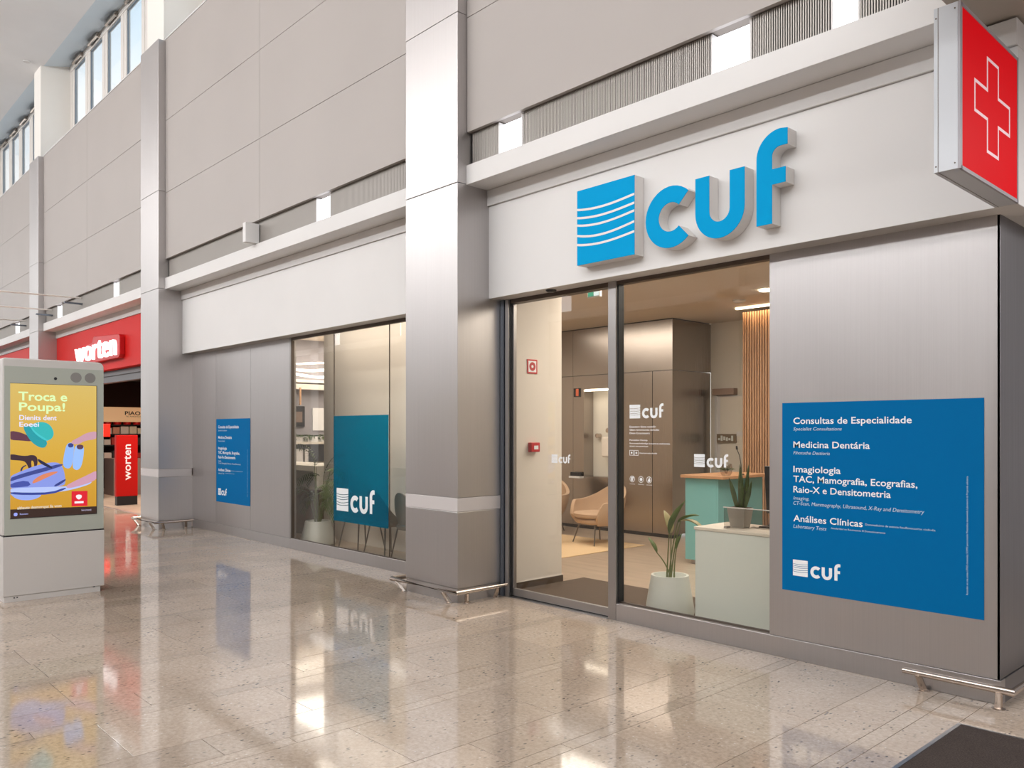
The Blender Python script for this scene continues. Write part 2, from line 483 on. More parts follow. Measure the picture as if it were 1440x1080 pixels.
def tiles_row(x0, x1, phase, mat, ymin=-9.0, ymax=4.983, x_stop=None):
    y = phase + 0.915 * math.floor((ymin - phase) / 0.915)
    while y < ymax:
        a, b = max(y, ymin), min(y + 0.915, ymax)
        if b - a > 0.02: TILES.append((x0, x1, a, b, mat))
        y += 0.915
rows = []
for k in range(-1, 4):   # right of the long joint at X = -5.92
    b = -3.66 - 0.945 * (k - 1)
rows += [(-3.66, -3.57, 0.99, 'band'), (-3.57, -3.005, 2.187, 'tile'), (-3.005, -2.70, 2.50, 'tile'),
         (-2.70, -2.615, 2.82, 'band'), (-2.615, -2.045, 3.09, 'tile'), (-2.045, -1.755, 3.42, 'tile'),
         (-1.755, -1.665, 3.68, 'band'), (-1.665, -1.505, 3.9, 'tile'),
         (-4.595, -4.485, 0.99, 'band'), (-4.485, -3.93, 1.27, 'tile'), (-3.93, -3.66, 1.585, 'tile'),
         (-5.54, -5.43, 0.60, 'band'), (-5.43, -4.885, 1.275, 'tile'), (-4.885, -4.595, 1.58, 'tile'),
         (-5.92, -5.54, 1.30, 'tile'), (-6.39, -5.92, 1.285, 'tile'), (-6.70, -6.39, 1.59, 'tile')]
x = -6.70
for k in range(16):
    rows += [(x - 0.09, x, 0.99 + 0.2 * (k % 3), 'band'), (x - 0.655, x - 0.09, 1.27 + 0.1 * (k % 2), 'tile'), (x - 0.945, x - 0.655, 1.6, 'tile')]
    x -= 0.945
for x0, x1, ph, mt in rows: tiles_row(x0, x1, ph, mt)
# right of the mat joint: tiles around the sunk mat
x = -1.505
for k in range(8):
    tiles_row(x, x + 0.6, 2.3 + 0.3 * (k % 2), 'tile', 4.515 if x < 3 else -9); 
    tiles_row(x, x + 0.6, 0.3 + 0.3 * (k % 2), 'tile', -9, 2.2)
    x += 0.6
def seen(t):
    x0, x1, a, b, m = t
    cx, cy = (x0 + x1) / 2, (a + b) / 2
    d = -0.7333 * cx + 0.6799 * cy
    if d < 2.2: return -1
    lat = 0.6799 * cx + 0.7333 * cy
    if abs(lat / d) > 0.72: return -1
    return (x1 - x0) * (b - a) / (d * d * d)
ranked = sorted(TILES, key=seen, reverse=True)
single = [t for t in ranked if seen(t) > 0][:296]; sset = set(id(t) for t in single)
G = 0.0018
for x0, x1, a, b, m in single:
    me = tile_mesh(x1 - x0 - 2 * G, b - a - 2 * G, M[m])
    o = bpy.data.objects.new('tile', me); C.objects.link(o); o.parent = floor
    o.location = Vector(((x0 + x1) / 2, (a + b) / 2, 0)) - Vector(floor.location)
rest = MB()
for t in ranked:
    if id(t) in sset: continue
    x0, x1, a, b, m = t
    rest.add([(x0 + G, a + G, 0), (x1 - G, a + G, 0), (x1 - G, b - G, 0), (x0 + G, b - G, 0)], [(0, 1, 2, 3)])
ro = obj('tile_field', rest, M['tile'], floor); ro['kind'] = 'stuff'

# sunk dark mat at the right
mt = thing('floor_mat', 'dark brown ribbed floor mat sunk in the stone floor near the right steel corner', 'mat', (1.0, 3.3, 0))
obj('carpet', box(-1.485, 3.0, 2.2, 4.50, -0.010, 0.001), M['mat'], mt)
fr_ = MB().box(-1.505, -1.486, 2.2, 4.515, -0.011, 0.003).box(-1.486, 3.0, 4.501, 4.515, -0.011, 0.003)
obj('edge_strip', fr_, M['alu'], mt)

# ------------------------------------------------------------------ hall shell
ceil = struct('ceiling', MB().box(-44, 10, -9.5, 4.62, 9.50, 9.75), M['ceil'])
obj('soffit', MB().add([(-44, 4.62, 9.5), (-0, 4.62, 9.5), (0, 5.20, 9.66), (-44, 5.20, 9.66), (-44, 4.62, 9.75), (0, 4.62, 9.75), (0, 5.2, 9.75), (-44, 5.2, 9.75)],
    [(0, 1, 2, 3), (4, 7, 6, 5), (0, 4, 5, 1), (1, 5, 6, 2), (2, 6, 7, 3), (3, 7, 4, 0)]), M['soffit_blue'], ceil)
opp = struct('wall_opposite', MB().box(-44, 10, -9.3, -9.0, 0, 7.5), M['panel'])
tr9 = struct('trim_9', box(-44, 10, -9.0, -8.7, 5.0, 5.25), M['white'])
for x_ in (-37.5, -32.16, -27.1, -22.7, -18.17, -12.32, -6.5, -1.0):
    obj('light_opening', box(x_, x_ + 0.42, -9.0, -8.985, 5.3, 5.85), M['lightbox'], tr9)
for k in range(8):
    struct('trim_%d' % (20 + k), box(-41 + 7.19 * k, -40.3 + 7.19 * k, -9.3, -8.7, 0, 9.5), M['steel'])

# upper wall with its panels, one bay at a time
wall = structroot('wall_left', (-18, 4.7, 0))
obj('core', box(-36, -1.32, 4.60, 4.80, 4.12, 7.43), M['joint'], wall)
for bi, (x0, x1) in enumerate(BAYS):
    mid = -9.52 + (-7.186) * (bi - 1)
    xs = [(x0, mid), (mid, x1)] if x0 < mid < x1 else [(x0, x1)]
    for a, b in xs:
        for z0, z1 in ((4.11, 5.115), (5.115, 6.21), (6.21, 7.45)):
            obj('wall_panel', box(a + 0.003, b - 0.003, WY, 4.60, z0 + 0.003, z1 - 0.003), M['panel'], wall)
    # cap on top of the wall
    obj('wall_cap', box(x0, x1, WY - 0.005, 5.2, 7.452, 7.47), M['white'], wall)

# slatted gap, ledge, moulding and fascia of every bay
LB = [[(-5.133, -4.857), (-3.035, -2.758), (-2.215, -2.07)], [(-8.20, -7.906)], [(-18.95, -18.60), (-15.29, -15.0)], [(-25.6, -25.2), (-22.72, -22.3)], [(-29.9, -29.5)]]
for bi, (x0, x1) in enumerate(BAYS):
    xe = -1.53 if bi == 0 else x1
    g = structroot('trim_%d' % (bi + 1), ((x0 + x1) / 2, 4.7, 3.6))
    obj('ledge', box(x0 - .01, xe, 4.56, 4.95, 3.652, 3.822), M['white'], g, bevel=0.003)
    obj('moulding', box(x0 - .01, x1, 4.802, 4.95, 3.51, 3.650), M['white'], g, bevel=0.004)
    fm = M['red'] if bi >= 2 else M['white']
    zb = 2.64 if bi >= 2 else 2.682
    obj('fascia_board', box(x0 - .01, x1, 4.822, 5.12, zb, 3.508), fm, g, bevel=0.003)
    obj('backing', box(x0 + .002, xe, 4.70, 4.74, 3.824, 4.11), M['slatback'], g)
    sl = MB(); x = x0 + 0.02
    boxes = LB[bi]
    while x < xe - 0.01:
        if not any(a - 0.02 < x < b + 0.005 for a, b in boxes):
            sl.box(x, x + 0.0085, 4.615, 4.621, 3.823, 4.112)
        x += 0.0158
    so = obj('slats', sl, M['slat'], g); so['kind'] = 'stuff'
    for a, b in boxes:
        t = obj('light_opening', MB().box(a, b, 4.668, 4.69, 3.828, 4.105), M['lightbox'], g)
        obj('opening_frame', MB().box(a - .012, a, 4.612, 4.69, 3.823, 4.11).box(b, b + .012, 4.612, 4.69, 3.823, 4.11), M['white'], g)

# low ceiling at the right
lc = struct('trim_6', box(-1.535, 4.0, 2.9, 9.0, 3.662, 4.2), M['lowceil'], bevel=0.005)

struct('wall_12', MB().box(3.6, 4.0, 2.9, 9.0, 0, 3.66).box(-1.45, 4.0, 8.8, 9.0, 0, 3.66), pmat('corridor_grey_wall', srgb(176, 176, 180), 0.6))  # unseen corridor walls, added so the steel return reflects them instead of sky
# clerestory piers and windows
for bi, (c0, c1) in enumerate([(-13.463, -12.751), (-20.675, -20.113), (-27.85, -27.29), (-6.27, -5.56)]):
    p = struct('trim_%d' % (10 + bi), box(c0, c1, 4.563, 5.24, 7.47, 9.70), M['pier'])
wn = 3
for (wx0, wx1, first, n) in [(-12.75, -6.27, -12.42, 5), (-20.113, -13.463, -19.785, 5), (-27.29, -20.675, -26.96, 5), (-35.0, -27.85, -34.2, 5)]:
    w = structroot('window_%d' % wn, ((wx0 + wx1) / 2, 5.14, 7.47)); wn += 1
    fmb = MB().box(wx0, wx1, 5.14, 5.22, 9.50, 9.66).box(wx0, wx1, 5.14, 5.22, 7.47, 7.56)
    xs = []
    for k in range(n):
        a = first + 1.155 * k; xs.append((a, a + 0.82))
    edges = [wx0] + [v for ab in xs for v in ab] + [wx1]
    for i in range(0, len(edges), 2):
        a, b = edges[i], edges[i + 1]
        if b > a + 0.2:
            mid = (a + b) / 2
            fmb.box(a, mid - 0.012, 5.15, 5.22, 7.5, 9.55); fmb.box(mid + 0.012, b, 5.15, 5.22, 7.5, 9.55); fmb.box(mid - 0.012, mid + 0.012, 5.17, 5.22, 7.5, 9.55)
        else: fmb.box(a, b, 5.15, 5.22, 7.5, 9.55)
    obj('window_frame', fmb, M['winframe'], w)
    for a, b in xs:
        obj('pane', box(a, b, 5.185, 5.193, 7.56, 9.50), M['winglass'], w)
        rim = MB().box(a, a + .022, 5.165, 5.185, 7.56, 9.5).box(b - .022, b, 5.165, 5.185, 7.56, 9.5).box(a, b, 5.165, 5.185, 9.478, 9.5)
        obj('pane_gasket', rim, pmat('gasket_grey', srgb(118, 130, 142), 0.5) if 'gasket' not in M else M['gasket'], w)
        act = MB().tube([(a + 0.12, 5.09, 9.56), (b - 0.1, 5.09, 9.56)], 0.034, 10).box(b - 0.16, b - 0.12, 5.08, 5.15, 9.53, 9.62)
        obj('actuator', act, M['rail'], w)
# ceiling spot
tag(obj('ceiling_spotlight', MB().lathe([(0.07, 0), (0.07, 0.02)], -20.08, 4.29, 16, 9.478), M['white']), 'small round spotlight in the white hall ceiling', 'spotlight')

# ------------------------------------------------------------------ steel columns
COLLAB = ['brushed steel column between the large glass shopfront and the entrance door',
          'brushed steel column between the red shop and the clinic window',
          'narrow-looking brushed steel column left of the red shop, behind the advertising kiosk',
          'farthest steel column at the left edge of the picture']
for ci, (x0, x1) in enumerate(COLS):
    t = thing('steel_column', COLLAB[ci], 'column', ((x0 + x1) / 2, 4.7, 0), 'brushed steel columns along the shopfronts')
    obj('plinth', box(x0 + 0.006, x1 - 0.006, COLY + 0.006, 4.97, 0, 0.118), M['steel'], t)
    for z0, z1 in ((0.12, 0.79), (0.91, 3.657), (3.657, 5.14), (5.14, 7.44)):
        a = 0.0 if z0 != 0.91 else 0.0
        obj('cladding_panel', box(x0, x1, COLY, 5.0 if z1 < 3.7 else 4.72, z0 + 0.0015, z1 - 0.0015), M['steel'], t, bevel=0.004)
    obj('marking_band', box(x0 - 0.0008, x1 + 0.0008, COLY - 0.0008, 4.97, 0.79, 0.91), M['steel_band'], t, bevel=0.004)
    if ci > 2: continue
    # bumper rail on angled feet
    rl = thing('bumper_rail', ['low tubular steel bumper rail around the column beside the entrance door',
               'low tubular steel bumper rail around the column beside the red shop',
               'low tubular steel bumper rail around the column hidden behind the kiosk'][ci], 'rail', ((x0 + x1) / 2, 4.36, 0), 'bumper rails around the column feet')
    z = 0.112; A = x0 - 0.09; Bx = x1 + 0.095; Yf = COLY - 0.095
    obj('rail_tube', MB().tube([(A, 4.93, z), (A, Yf, z), (Bx, Yf, z), (Bx, 4.95, z)], 0.0175, 14), M['rail'], rl, smooth=True)
    for (fx, fy, tx, ty) in ((x0 + 0.03, COLY - 0.04, x0 - 0.02, Yf), (x1 - 0.06, COLY - 0.04, x1 - 0.09, Yf), (x1 + 0.04, COLY + 0.07, Bx, COLY + 0.03), (x1 + 0.04, 4.86, Bx, 4.84)):
        f = obj('foot', MB().tube([(fx, fy, 0.004), (tx, ty, z - 0.01)], [0.021, 0.019], 8), M['rail'], rl, smooth=True)
        obj('foot_plate', MB().lathe([(0.032, 0.0), (0.032, 0.004)], fx, fy, 16), M['rail'], f)

# right corner rail
rl = thing('bumper_rail', 'low tubular steel bumper rail at the right steel corner beside the dark mat', 'rail', (-1.6, 4.9, 0), 'bumper rails around the column feet')
z = 0.108
obj('rail_tube', MB().tube([(-1.925, 4.885, z), (-1.362, 4.885, z), (-1.362, 5.9, z)], 0.0165, 16), M['rail'], rl, smooth=True)
for fx, fy, tx, ty in ((-1.83, 4.945, -1.842, 4.885), (-1.435, 4.915, -1.428, 4.885)):
    f = obj('foot', MB().tube([(fx, fy - 0.01, 0.004), (tx, ty, z - 0.01)], [0.022, 0.018], 8), M['rail'], rl, smooth=True)
    obj('foot_plate', MB().lathe([(0.034, 0.0), (0.034, 0.004)], fx, fy - 0.01, 16), M['rail'], f)

# ------------------------------------------------------------------ right bay: steel wall, corner, glazing, door
w = structroot('wall_right', (-2.1, 5.0, 0))
obj('steel_panel', box(-2.829, -1.462, KY + 0.004, 5.05, 0.135, 2.682), M['steel'], w)
obj('corner_joint', box(-1.462, -1.452, KY + 0.012, 5.05, 0.135, 2.682), M['black'], w)
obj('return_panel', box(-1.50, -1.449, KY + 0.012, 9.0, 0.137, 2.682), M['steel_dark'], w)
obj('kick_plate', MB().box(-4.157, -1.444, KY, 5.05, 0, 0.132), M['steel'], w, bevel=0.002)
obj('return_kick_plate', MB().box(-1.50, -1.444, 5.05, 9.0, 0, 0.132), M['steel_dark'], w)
struct('trim_7', box(-1.6, -1.318, 5.12, 9.0, 2.682, 3.62), M['white'])

w1 = structroot('window_1', (-3.5, 5.0, 0.13))
obj('pane', box(-4.15, -2.832, 5.030, 5.038, 0.13, 2.66), M['glass'], w1)
obj('glazing_bead', MB().box(-4.15, -2.83, 5.015, 5.03, 0.132, 0.146).box(-2.838, -2.829, 5.0, 5.05, 0.13, 2.66).box(-4.157, -2.829, 4.99, 5.05, 2.652, 2.682), M['alu_dark'], w1)

d1 = structroot('door_1', (-4.85, 5.0, 0))
obj('door_post', box(-4.237, -4.157, 4.972, 5.07, 0, 2.682), M['alu'], d1, bevel=0.002)
obj('door_post', MB().box(-5.50, -5.455, 4.955, 5.05, 0, 2.682), M['frame_blue'], d1)
obj('door_post', MB().box(-5.447, -5.405, 4.965, 5.07, 0, 2.682), M['alu'], d1, bevel=0.002)
obj('post_gap', MB().box(-5.455, -5.447, 4.985, 5.05, 0, 2.682).box(-5.405, -5.392, 4.985, 5.05, 0, 2.682).box(-4.157, -4.146, 4.995, 5.06, 0.14, 2.66), M['black'], d1)
obj('header_rail', box(-5.40, -4.237, 4.985, 5.07, 2.645, 2.682), M['alu_dark'], d1)
lf = obj('sliding_leaf', MB().box(-5.392, -4.240, 5.005, 5.035, 0.012, 0.078).box(-5.392, -5.374, 5.005, 5.035, 0.078, 2.645), M['alu'], d1, bevel=0.002)
obj('pane', box(-5.374, -4.240, 5.017, 5.025, 0.078, 2.645), M['glass'], lf)
obj('leaf_bottom_gap', box(-5.392, -4.240, 5.01, 5.03, 0.001, 0.011), M['black'], d1)
obj('threshold', box(-5.40, -4.24, 4.955, 5.06, 0.0, 0.004), M['alu'], d1)
tag(obj('door_sensor', MB().lathe([(0.028, 0), (0.045, 0.012), (0.045, 0.02)], -4.80, 4.90, 16, 2.662), M['black']), 'small black door sensor under the white fascia above the sliding door', 'sensor')

# ------------------------------------------------------------------ second bay: steel panels, window
w = structroot('wall_2', (-11.0, 5.0, 0))
for a, b in ((-12.71, -11.80), (-11.80, -10.655), (-10.655, -9.535)):
    obj('steel_panel', box(a + 0.002, b - 0.002, KY + 0.004, 5.05, 0.128, 2.682), M['steel'], w)
obj('panel_backing', box(-12.71, -9.54, 5.0, 5.06, 0.0, 2.682), M['black'], w)
obj('kick_plate', box(-12.69, -9.54, KY, 5.04, 0, 0.124), M['steel'], w, bevel=0.002)
obj('kick_plate', box(-9.54, -6.275, KY, 5.04, 0, 0.128), M['steel'], w, bevel=0.002)
obj('window_post', box(-9.535, -9.50, KY - 0.002, 5.05, 0.124, 2.682), M['alu'], w)
w2 = structroot('window_2', (-8.0, 5.0, 0.13))
for a, b in ((-9.495, -8.490), (-8.480, -7.342), (-7.332, -6.28)):
    obj('pane', box(a, b, 5.0, 5.008, 0.135, 2.65), M['glass'], w2)
obj('glazing_bead', MB().box(-9.5, -6.28, 4.985, 5.02, 2.645, 2.682).box(-9.5, -6.28, 4.99, 5.0, 0.128, 0.138).box(-9.50, -9.490, 4.985, 5.02, 0.13, 2.65), M['alu_dark'], w2)
obj('pane_seal', MB().box(-8.4865, -8.4835, 4.997, 5.01, 0.135, 2.65).box(-7.3385, -7.3355, 4.997, 5.01, 0.135, 2.65), M['alu_dark'], w2)

# ------------------------------------------------------------------ posters
def poster(name, label, X0, X1, Z0, Z1, Y):
    t = thing(name, label, 'poster', ((X0 + X1) / 2, Y, Z0))
    obj('vinyl_sheet', box(X0, X1, Y - 0.002, Y, Z0, Z1), M['poster'], t)
    fr = facade(Y - 0.002)
    kx = (X1 - X0) / 1.209; kz = (Z1 - Z0) / 1.231
    def T(s, x, z, w, cap, off=0.0, shear=0.0, mat=None, nm='lettering'):
        text(nm, s, fr, X0 + x * kx, Z0 + (z - 0.45) * kz, w * kx, cap * kz, mat or M['ink'], t, off, shear)
    b = 0.012
    T('Consultas de Especialidade', 0.08, 1.543, 0.745, 0.043, b)
    T('Specialist Consultations', 0.08, 1.500, 0.324, 0.022, 0, 0.2, M['ink_soft'])
    T('Medicina Dentária', 0.08, 1.388, 0.499, 0.043, b)
    T('Fihotothe Destioria', 0.08, 1.344, 0.246, 0.022, 0, 0.2, M['ink_soft'])
    T('Imagiologia', 0.08, 1.228, 0.317, 0.043, b)
    T('TAC, Mamografia, Ecografias,', 0.08, 1.164, 0.777, 0.043, b)
    T('Raio-X e Densitometria', 0.08, 1.096, 0.624, 0.043, b)
    T('Imaging,', 0.08, 1.049, 0.109, 0.022, 0, 0.2, M['ink_soft'])
    T('CT-Scan, Mammography, Ultrasound, X-Ray and Densitometry', 0.08, 1.015, 0.815, 0.024, 0, 0.2, M['ink_soft'])
    T('Análises Clínicas', 0.08, 0.907, 0.455, 0.043, b)
    T('Laboratory Tests', 0.08, 0.864, 0.224, 0.024, 0, 0.2, M['ink_soft'])
    T('Dommadicimo de avancia fesulfionacao/tas ciadindia', 0.551, 0.919, 0.405, 0.012, 0.0, 0, M['ink_soft'])
    T('Amolaridad so Reuimanicia 3l Domodonamento', 0.334, 0.878, 0.338, 0.011, 0.0, 0, M['ink_soft'])
    text('lettering', 'Rosaodao ate ana comas LlTRSS clarensidas SOM92 pacoramadio Mimprafuta desenvolvida Laboratorio da Proparada ualicianca', fr, X0 + 1.128 * kx, Z0 + (0.578 - 0.45) * kz, 0.665 * kz, 0.010, M['ink_soft'], t, rot90=True)
    small_logo(fr, X0 + 0.077 * kx, Z0 + (0.552 - 0.45) * kz, 0.318 * kx, M['ink'], t)
    return t
poster('info_poster', 'large blue poster with white service lettering on the right steel wall', -2.736, -1.527, 0.45, 1.681, KY + 0.003)
poster('info_poster', 'narrow-looking blue lettered poster on the steel wall left of the glass window', -11.79, -10.666, 0.455, 1.668, KY + 0.003)

# teal film on the glass
t = thing('window_film', 'translucent teal film with a white logo on the clinic window', 'film', (-7.93, 5.0, 0.44))
obj('film', box(-8.493 + .01, -7.36 + .012, 4.994, 4.998, 0.44, 1.67), M['tealfilm'], t)
small_logo(facade(4.993), -8.41, 0.565, 0.80, M['ink'], t)
# ------------------------------------------------------------------ window stickers of the entrance
GY = 5.028
t = thing('window_lettering', 'white logo and opening-hours lettering on the entrance glass right of the post', 'decal', (-3.9, GY, 0.9))
fr = facade(GY)
small_logo(fr, -4.062, 1.594, 0.325, M['ink'], t)
for s, zz, ww in (('Exaction Sona cozolir', 1.522, 0.255), ('Giam loroneuvea ceniulas', 1.498, 0.285), ('Dvon Crocncuoru', 1.472, 0.195)):
    text('lettering', s, fr, -4.062, zz, ww, 0.015, M['ink'], t, 0.01)
for s, zz, ww in (('Poroialian Daniup', 1.419, 0.175), ('Soouonao/cnliodiga isouora ts oadmicnite', 1.394, 0.385), ('anoni noronoricun', 1.372, 0.18)):
    text('lettering', s, fr, -4.062, zz, ww, 0.012, M['ink'], t, 0.012)
def ring(pts_out, pts_in, mb, fr, d):
    n = len(pts_out)
    vs = [fr(a, b, d) for a, b in pts_out] + [fr(a, b, d) for a, b in pts_in]
    mb.add(vs, [(i, (i + 1) % n, n + (i + 1) % n, n + i) for i in range(n)])
mb = MB()
for cx in (-4.042, -3.996):
    o_, i_ = 0.021, 0.0175
    ring([(cx - o_, 1.325 - o_), (cx + o_, 1.325 - o_), (cx + o_, 1.325 + o_), (cx - o_, 1.325 + o_)], [(cx - i_, 1.325 - i_), (cx + i_, 1.325 - i_), (cx + i_, 1.325 + i_), (cx - i_, 1.325 + i_)], mb, fr, 0.001)
    mb.prism(arc(cx, 1.325, 0.008, 0, 330, 10), fr, 0.0003, 0.001)
obj('boxed_symbols', mb, M['ink'], t)
text('lettering', 'Ouaciuomuaia alouido', fr, -3.965, 1.320, 0.17, 0.011, M['ink'], t, 0.008)
for k, cx in enumerate((-4.036, -3.950, -3.872)):
    mb = MB(); ring(arc(cx, 1.12, 0.025, 0, 345, 23), arc(cx, 1.12, 0.0215, 0, 345, 23), mb, fr, 0.001)
    if k == 0: mb.prism([(cx - .012, 1.105), (cx - .003, 1.105), (cx - .003, 1.135), (cx - .012, 1.135)], fr, .0003, .001).prism([(cx + .001, 1.105), (cx + .007, 1.105), (cx + .007, 1.125), (cx + .012, 1.125), (cx + .012, 1.137), (cx + .001, 1.137)], fr, .0003, .001)
    if k == 1: mb.prism(arc(cx, 1.12, 0.013, 0, 340, 12), fr, .0003, .001)
    if k == 2: mb.prism(arc(cx, 1.115, 0.012, 180, 360, 8) + [(cx + .002, 1.138)], fr, .0003, .001)
    obj('round_symbol', mb, M['ink'], t)
    text('lettering', ('Cmasidas', 'Fuovinasi', 'ouoi')[k], fr, cx - .026, 1.078, 0.052, 0.008, M['ink'], t)
t = thing('window_lettering', 'white logo sticker on the entrance glass in front of the teal counter', 'decal', (-3.31, GY, 1.22))
small_logo(fr, -3.462, 1.234, 0.285, M['ink'], t)
t = thing('door_lettering', 'white logo sticker on the sliding glass door', 'decal', (-4.79, 5.01, 1.22))
small_logo(facade(5.014), -4.905, 1.222, 0.22, M['ink'], t)

# ------------------------------------------------------------------ the big sign
t = thing('illuminated_sign', 'large blue and white clinic logo sign in raised letters on the white fascia', 'sign', (-3.5, 4.82, 2.78))
OX, OZ = -4.329, 2.789
fr = lambda u, v, w: (OX + u, 4.82 - w, OZ + v)
def big(name, poly):
    o = obj(name + '_return', MB().prism(poly, fr, 0.001, 0.106), M['signwhite'], t)
    obj(name + '_face', MB().prism(poly, fr, 0.1062, 0.110), M['blue'], o)
sq = [(0, 0), (0.568, 0), (0.568, LG_H), (0, LG_H)]
o = obj('wave_square_return', MB().prism(sq, fr, 0.001, 0.106), M['signwhite'], t)
obj('wave_square_face', MB().prism(sq, fr, 0.1062, 0.110), M['blue'], o)
for z0, a in WAVES:
    obj('wave_line', MB().prism(waveband(z0, a, 0.017), fr, 0.110, 0.1115), M['signwhite'], o)
big('letter_c', LG_C); big('letter_u', LG_U); big('letter_f', LG_F)

# ------------------------------------------------------------------ red cross blade sign
t = thing('blade_sign', 'white box sign with a red face and an outlined cross at the upper right corner', 'sign', (-1.37, 4.4, 2.68))
obj('sign_box', box(-1.429, -1.326, 3.972, 4.82, 2.683, 3.438), pmat('sign_box_white', srgb(206, 210, 216), 0.4), t, bevel=0.002)
obj('side_joint', box(-1.4105, -1.4085, 3.9705, 3.9725, 2.684, 3.437), M['alu_dark'], t)
obj('underside_joint', box(-1.4105, -1.4085, 3.975, 4.82, 2.6815, 2.6835), M['alu_dark'], t)
redf = pmat('red_sign_face', srgb(176, 2, 12), 0.5, 0, 0.05, emit=srgb(222, 2, 20), es=0.36)
obj('frame', MB().box(-1.326, -1.316, 3.972, 4.0, 2.683, 3.438).box(-1.326, -1.316, 4.80, 4.82, 2.683, 3.438).box(-1.326, -1.316, 3.99, 4.81, 2.683, 2.700).box(-1.326, -1.316, 3.99, 4.81, 3.421, 3.438), pmat('sign_frame_grey', srgb(170, 166, 172), 0.4), t)
f = obj('red_face', box(-1.3265, -1.3185, 4.0, 4.80, 2.700, 3.421), redf, t)
cy, cz, a, c = 4.421, 3.067, 0.088, 0.262
def cross(a, c, d=0): 
    a2, c2 = a - d, c - d
    h = 0.232 - d
    return [(cy - a2, cz + h), (cy + a2, cz + h), (cy + a2, cz + 0.078 - d), (cy + c2, cz + 0.078 - d), (cy + c2, cz - 0.078 + d), (cy + a2, cz - 0.078 + d), (cy + a2, cz - h), (cy - a2, cz - h), (cy - a2, cz - 0.078 + d), (cy - c2, cz - 0.078 + d), (cy - c2, cz + 0.078 - d), (cy - a2, cz + 0.078 - d)]
mb = MB(); ring(cross(a, c), cross(a, c, 0.016), mb, facingx(-1.3185), 0.0012)
obj('cross_outline', mb, pmat('cross_white', srgb(222, 196, 200), 0.4, emit=srgb(222, 190, 196), es=0.3), f)
mb = MB()
for yy in (0,):
    for xx, zz in ((-1.338, 3.41), (-1.338, 2.71), (-1.4185, 3.39), (-1.4185, 2.71)):
        mb.prism(arc(xx, zz, 0.0035, 0, 324, 9), facade(3.9715), 0, 0.002)
obj('screws', mb, M['alu_dark'], t)

# ------------------------------------------------------------------ clinic interior shell
cf = struct('floor_2', box(-12.74, -1.5, 4.985, 10.4, -0.12, 0.0), M['cfloor'])
struct('floor_4', box(-1.5, 8, 4.985, 10.4, -0.12, 0.0), M['band'])
struct('ceiling_2', box(-12.74, -1.5, 5.12, 10.6, 3.06, 3.2), M['clinic_ceil'])
struct('wall_back', MB().box(-6.75, -1.5, 10.22, 10.4, 0, 3.06), M['cream_wall'])
struct('wall_3', MB().box(-1.62, -1.5, 5.05, 10.4, 0, 3.06), M['cream_wall'])
struct('wall_4', MB().box(-6.28, -5.584, 5.06, 5.85, 0.0, 3.06).box(-10.09, -6.28, 5.85, 5.98, 0, 3.06), M['beige_wall'], bevel=0.003)
struct('baseboard_1', MB().box(-5.584, -5.574, 5.075, 5.86, 0, 0.068).box(-6.28, -5.574, 5.85, 5.86, 0, 0.068), M['skirt'])
struct('wall_5', MB().box(-10.2, -10.09, 5.85, 9.4, 0, 3.06), M['beige_wall'])
struct('wall_6', MB().box(-12.74, -10.09, 9.0, 9.15, 0, 3.06), plaster('blue_grey_wall', srgb(150, 146, 150)))
struct('wall_7', MB().box(-12.745, -12.72, 5.06, 9.0, 0, 3.06), bpy.data.materials['blue_grey_wall'])

# steel block with its niche
w = structroot('wall_8', (-8.4, 9.7, 0))
B0, B1, FY = -10.09, -6.754, 9.29
NX0, NX1, NZ0, NZ1 = -8.40, -7.80, 0.80, 2.13
obj('lower_cladding', MB().box(-8.62, NX0, FY, FY + 0.25, 0.05, 2.335).box(NX0, NX1, FY, FY + 0.25, 0.05, NZ0).box(NX0, NX1, FY, FY + 0.25, NZ1, 2.335).box(NX1, -7.10 , FY, FY + 0.25, 0.05, 2.335), M['steel_warm'], w)
obj('lower_cladding', box(-6.95, B1, FY, 10.22, 0.05, 2.335), M['steel_warm'], w)
obj('lower_cladding', box(-7.095, -6.955, FY + 0.006, FY + 0.25, 0.05, 2.335), M['steel_warm'], w)
obj('lower_cladding', box(B0, -8.625, FY - 0.0, FY + 0.25, 0.05, 2.335), M['steel_warm'], w)
obj('upper_cladding', box(-8.62, B1 + 0.004, FY - 0.004, 10.22, 2.343, 3.045), M['steel_warm'], w)
obj('upper_cladding', box(B0, -8.625, FY - 0.004, 10.2, 2.343, 3.045), M['steel_warm'], w)
obj('shadow_gap', MB().box(B0, B1 - 0.01, FY + 0.01, 10.2, 3.045, 3.06).box(B0, B1 - .01, FY + 0.01, FY + 0.2, 0, 0.05), M['black'], w)
obj('niche_lining', MB().box(NX0, NX1, FY + 0.22, FY + 0.25, NZ0, NZ1), M['cream_wall'], w)
obj('niche_light', MB().box(NX0 + 0.01, NX1, FY + 0.02, FY + 0.06, NZ1 - 0.03, NZ1 - 0.005), M['ledwhite'], w)
t = tag(obj('framed_picture', MB().box(-8.592, -8.473, FY - 0.02, FY - 0.001, 2.017, 2.15), M['black']), 'tiny dark and orange picture on the steel wall left of the lit niche', 'picture')
obj('print', MB().box(-8.545, -8.49, FY - 0.022, FY - 0.0195, 2.03, 2.14), pmat('orange_print', srgb(200, 96, 60), 0.5), t)
for x_, z_ in ((-8.26, 1.42), (-8.05, 1.50)):
    tag(obj('wall_hook', MB().tube([(x_, FY + 0.22, z_), (x_, FY + 0.14, z_)], 0.035, 14), M['rail'], smooth=True), 'round metal wall hook in the lit niche, %s' % ('left one' if x_ < -8.2 else 'right one above the towel box'), 'hook', 'wall hooks in the niche')
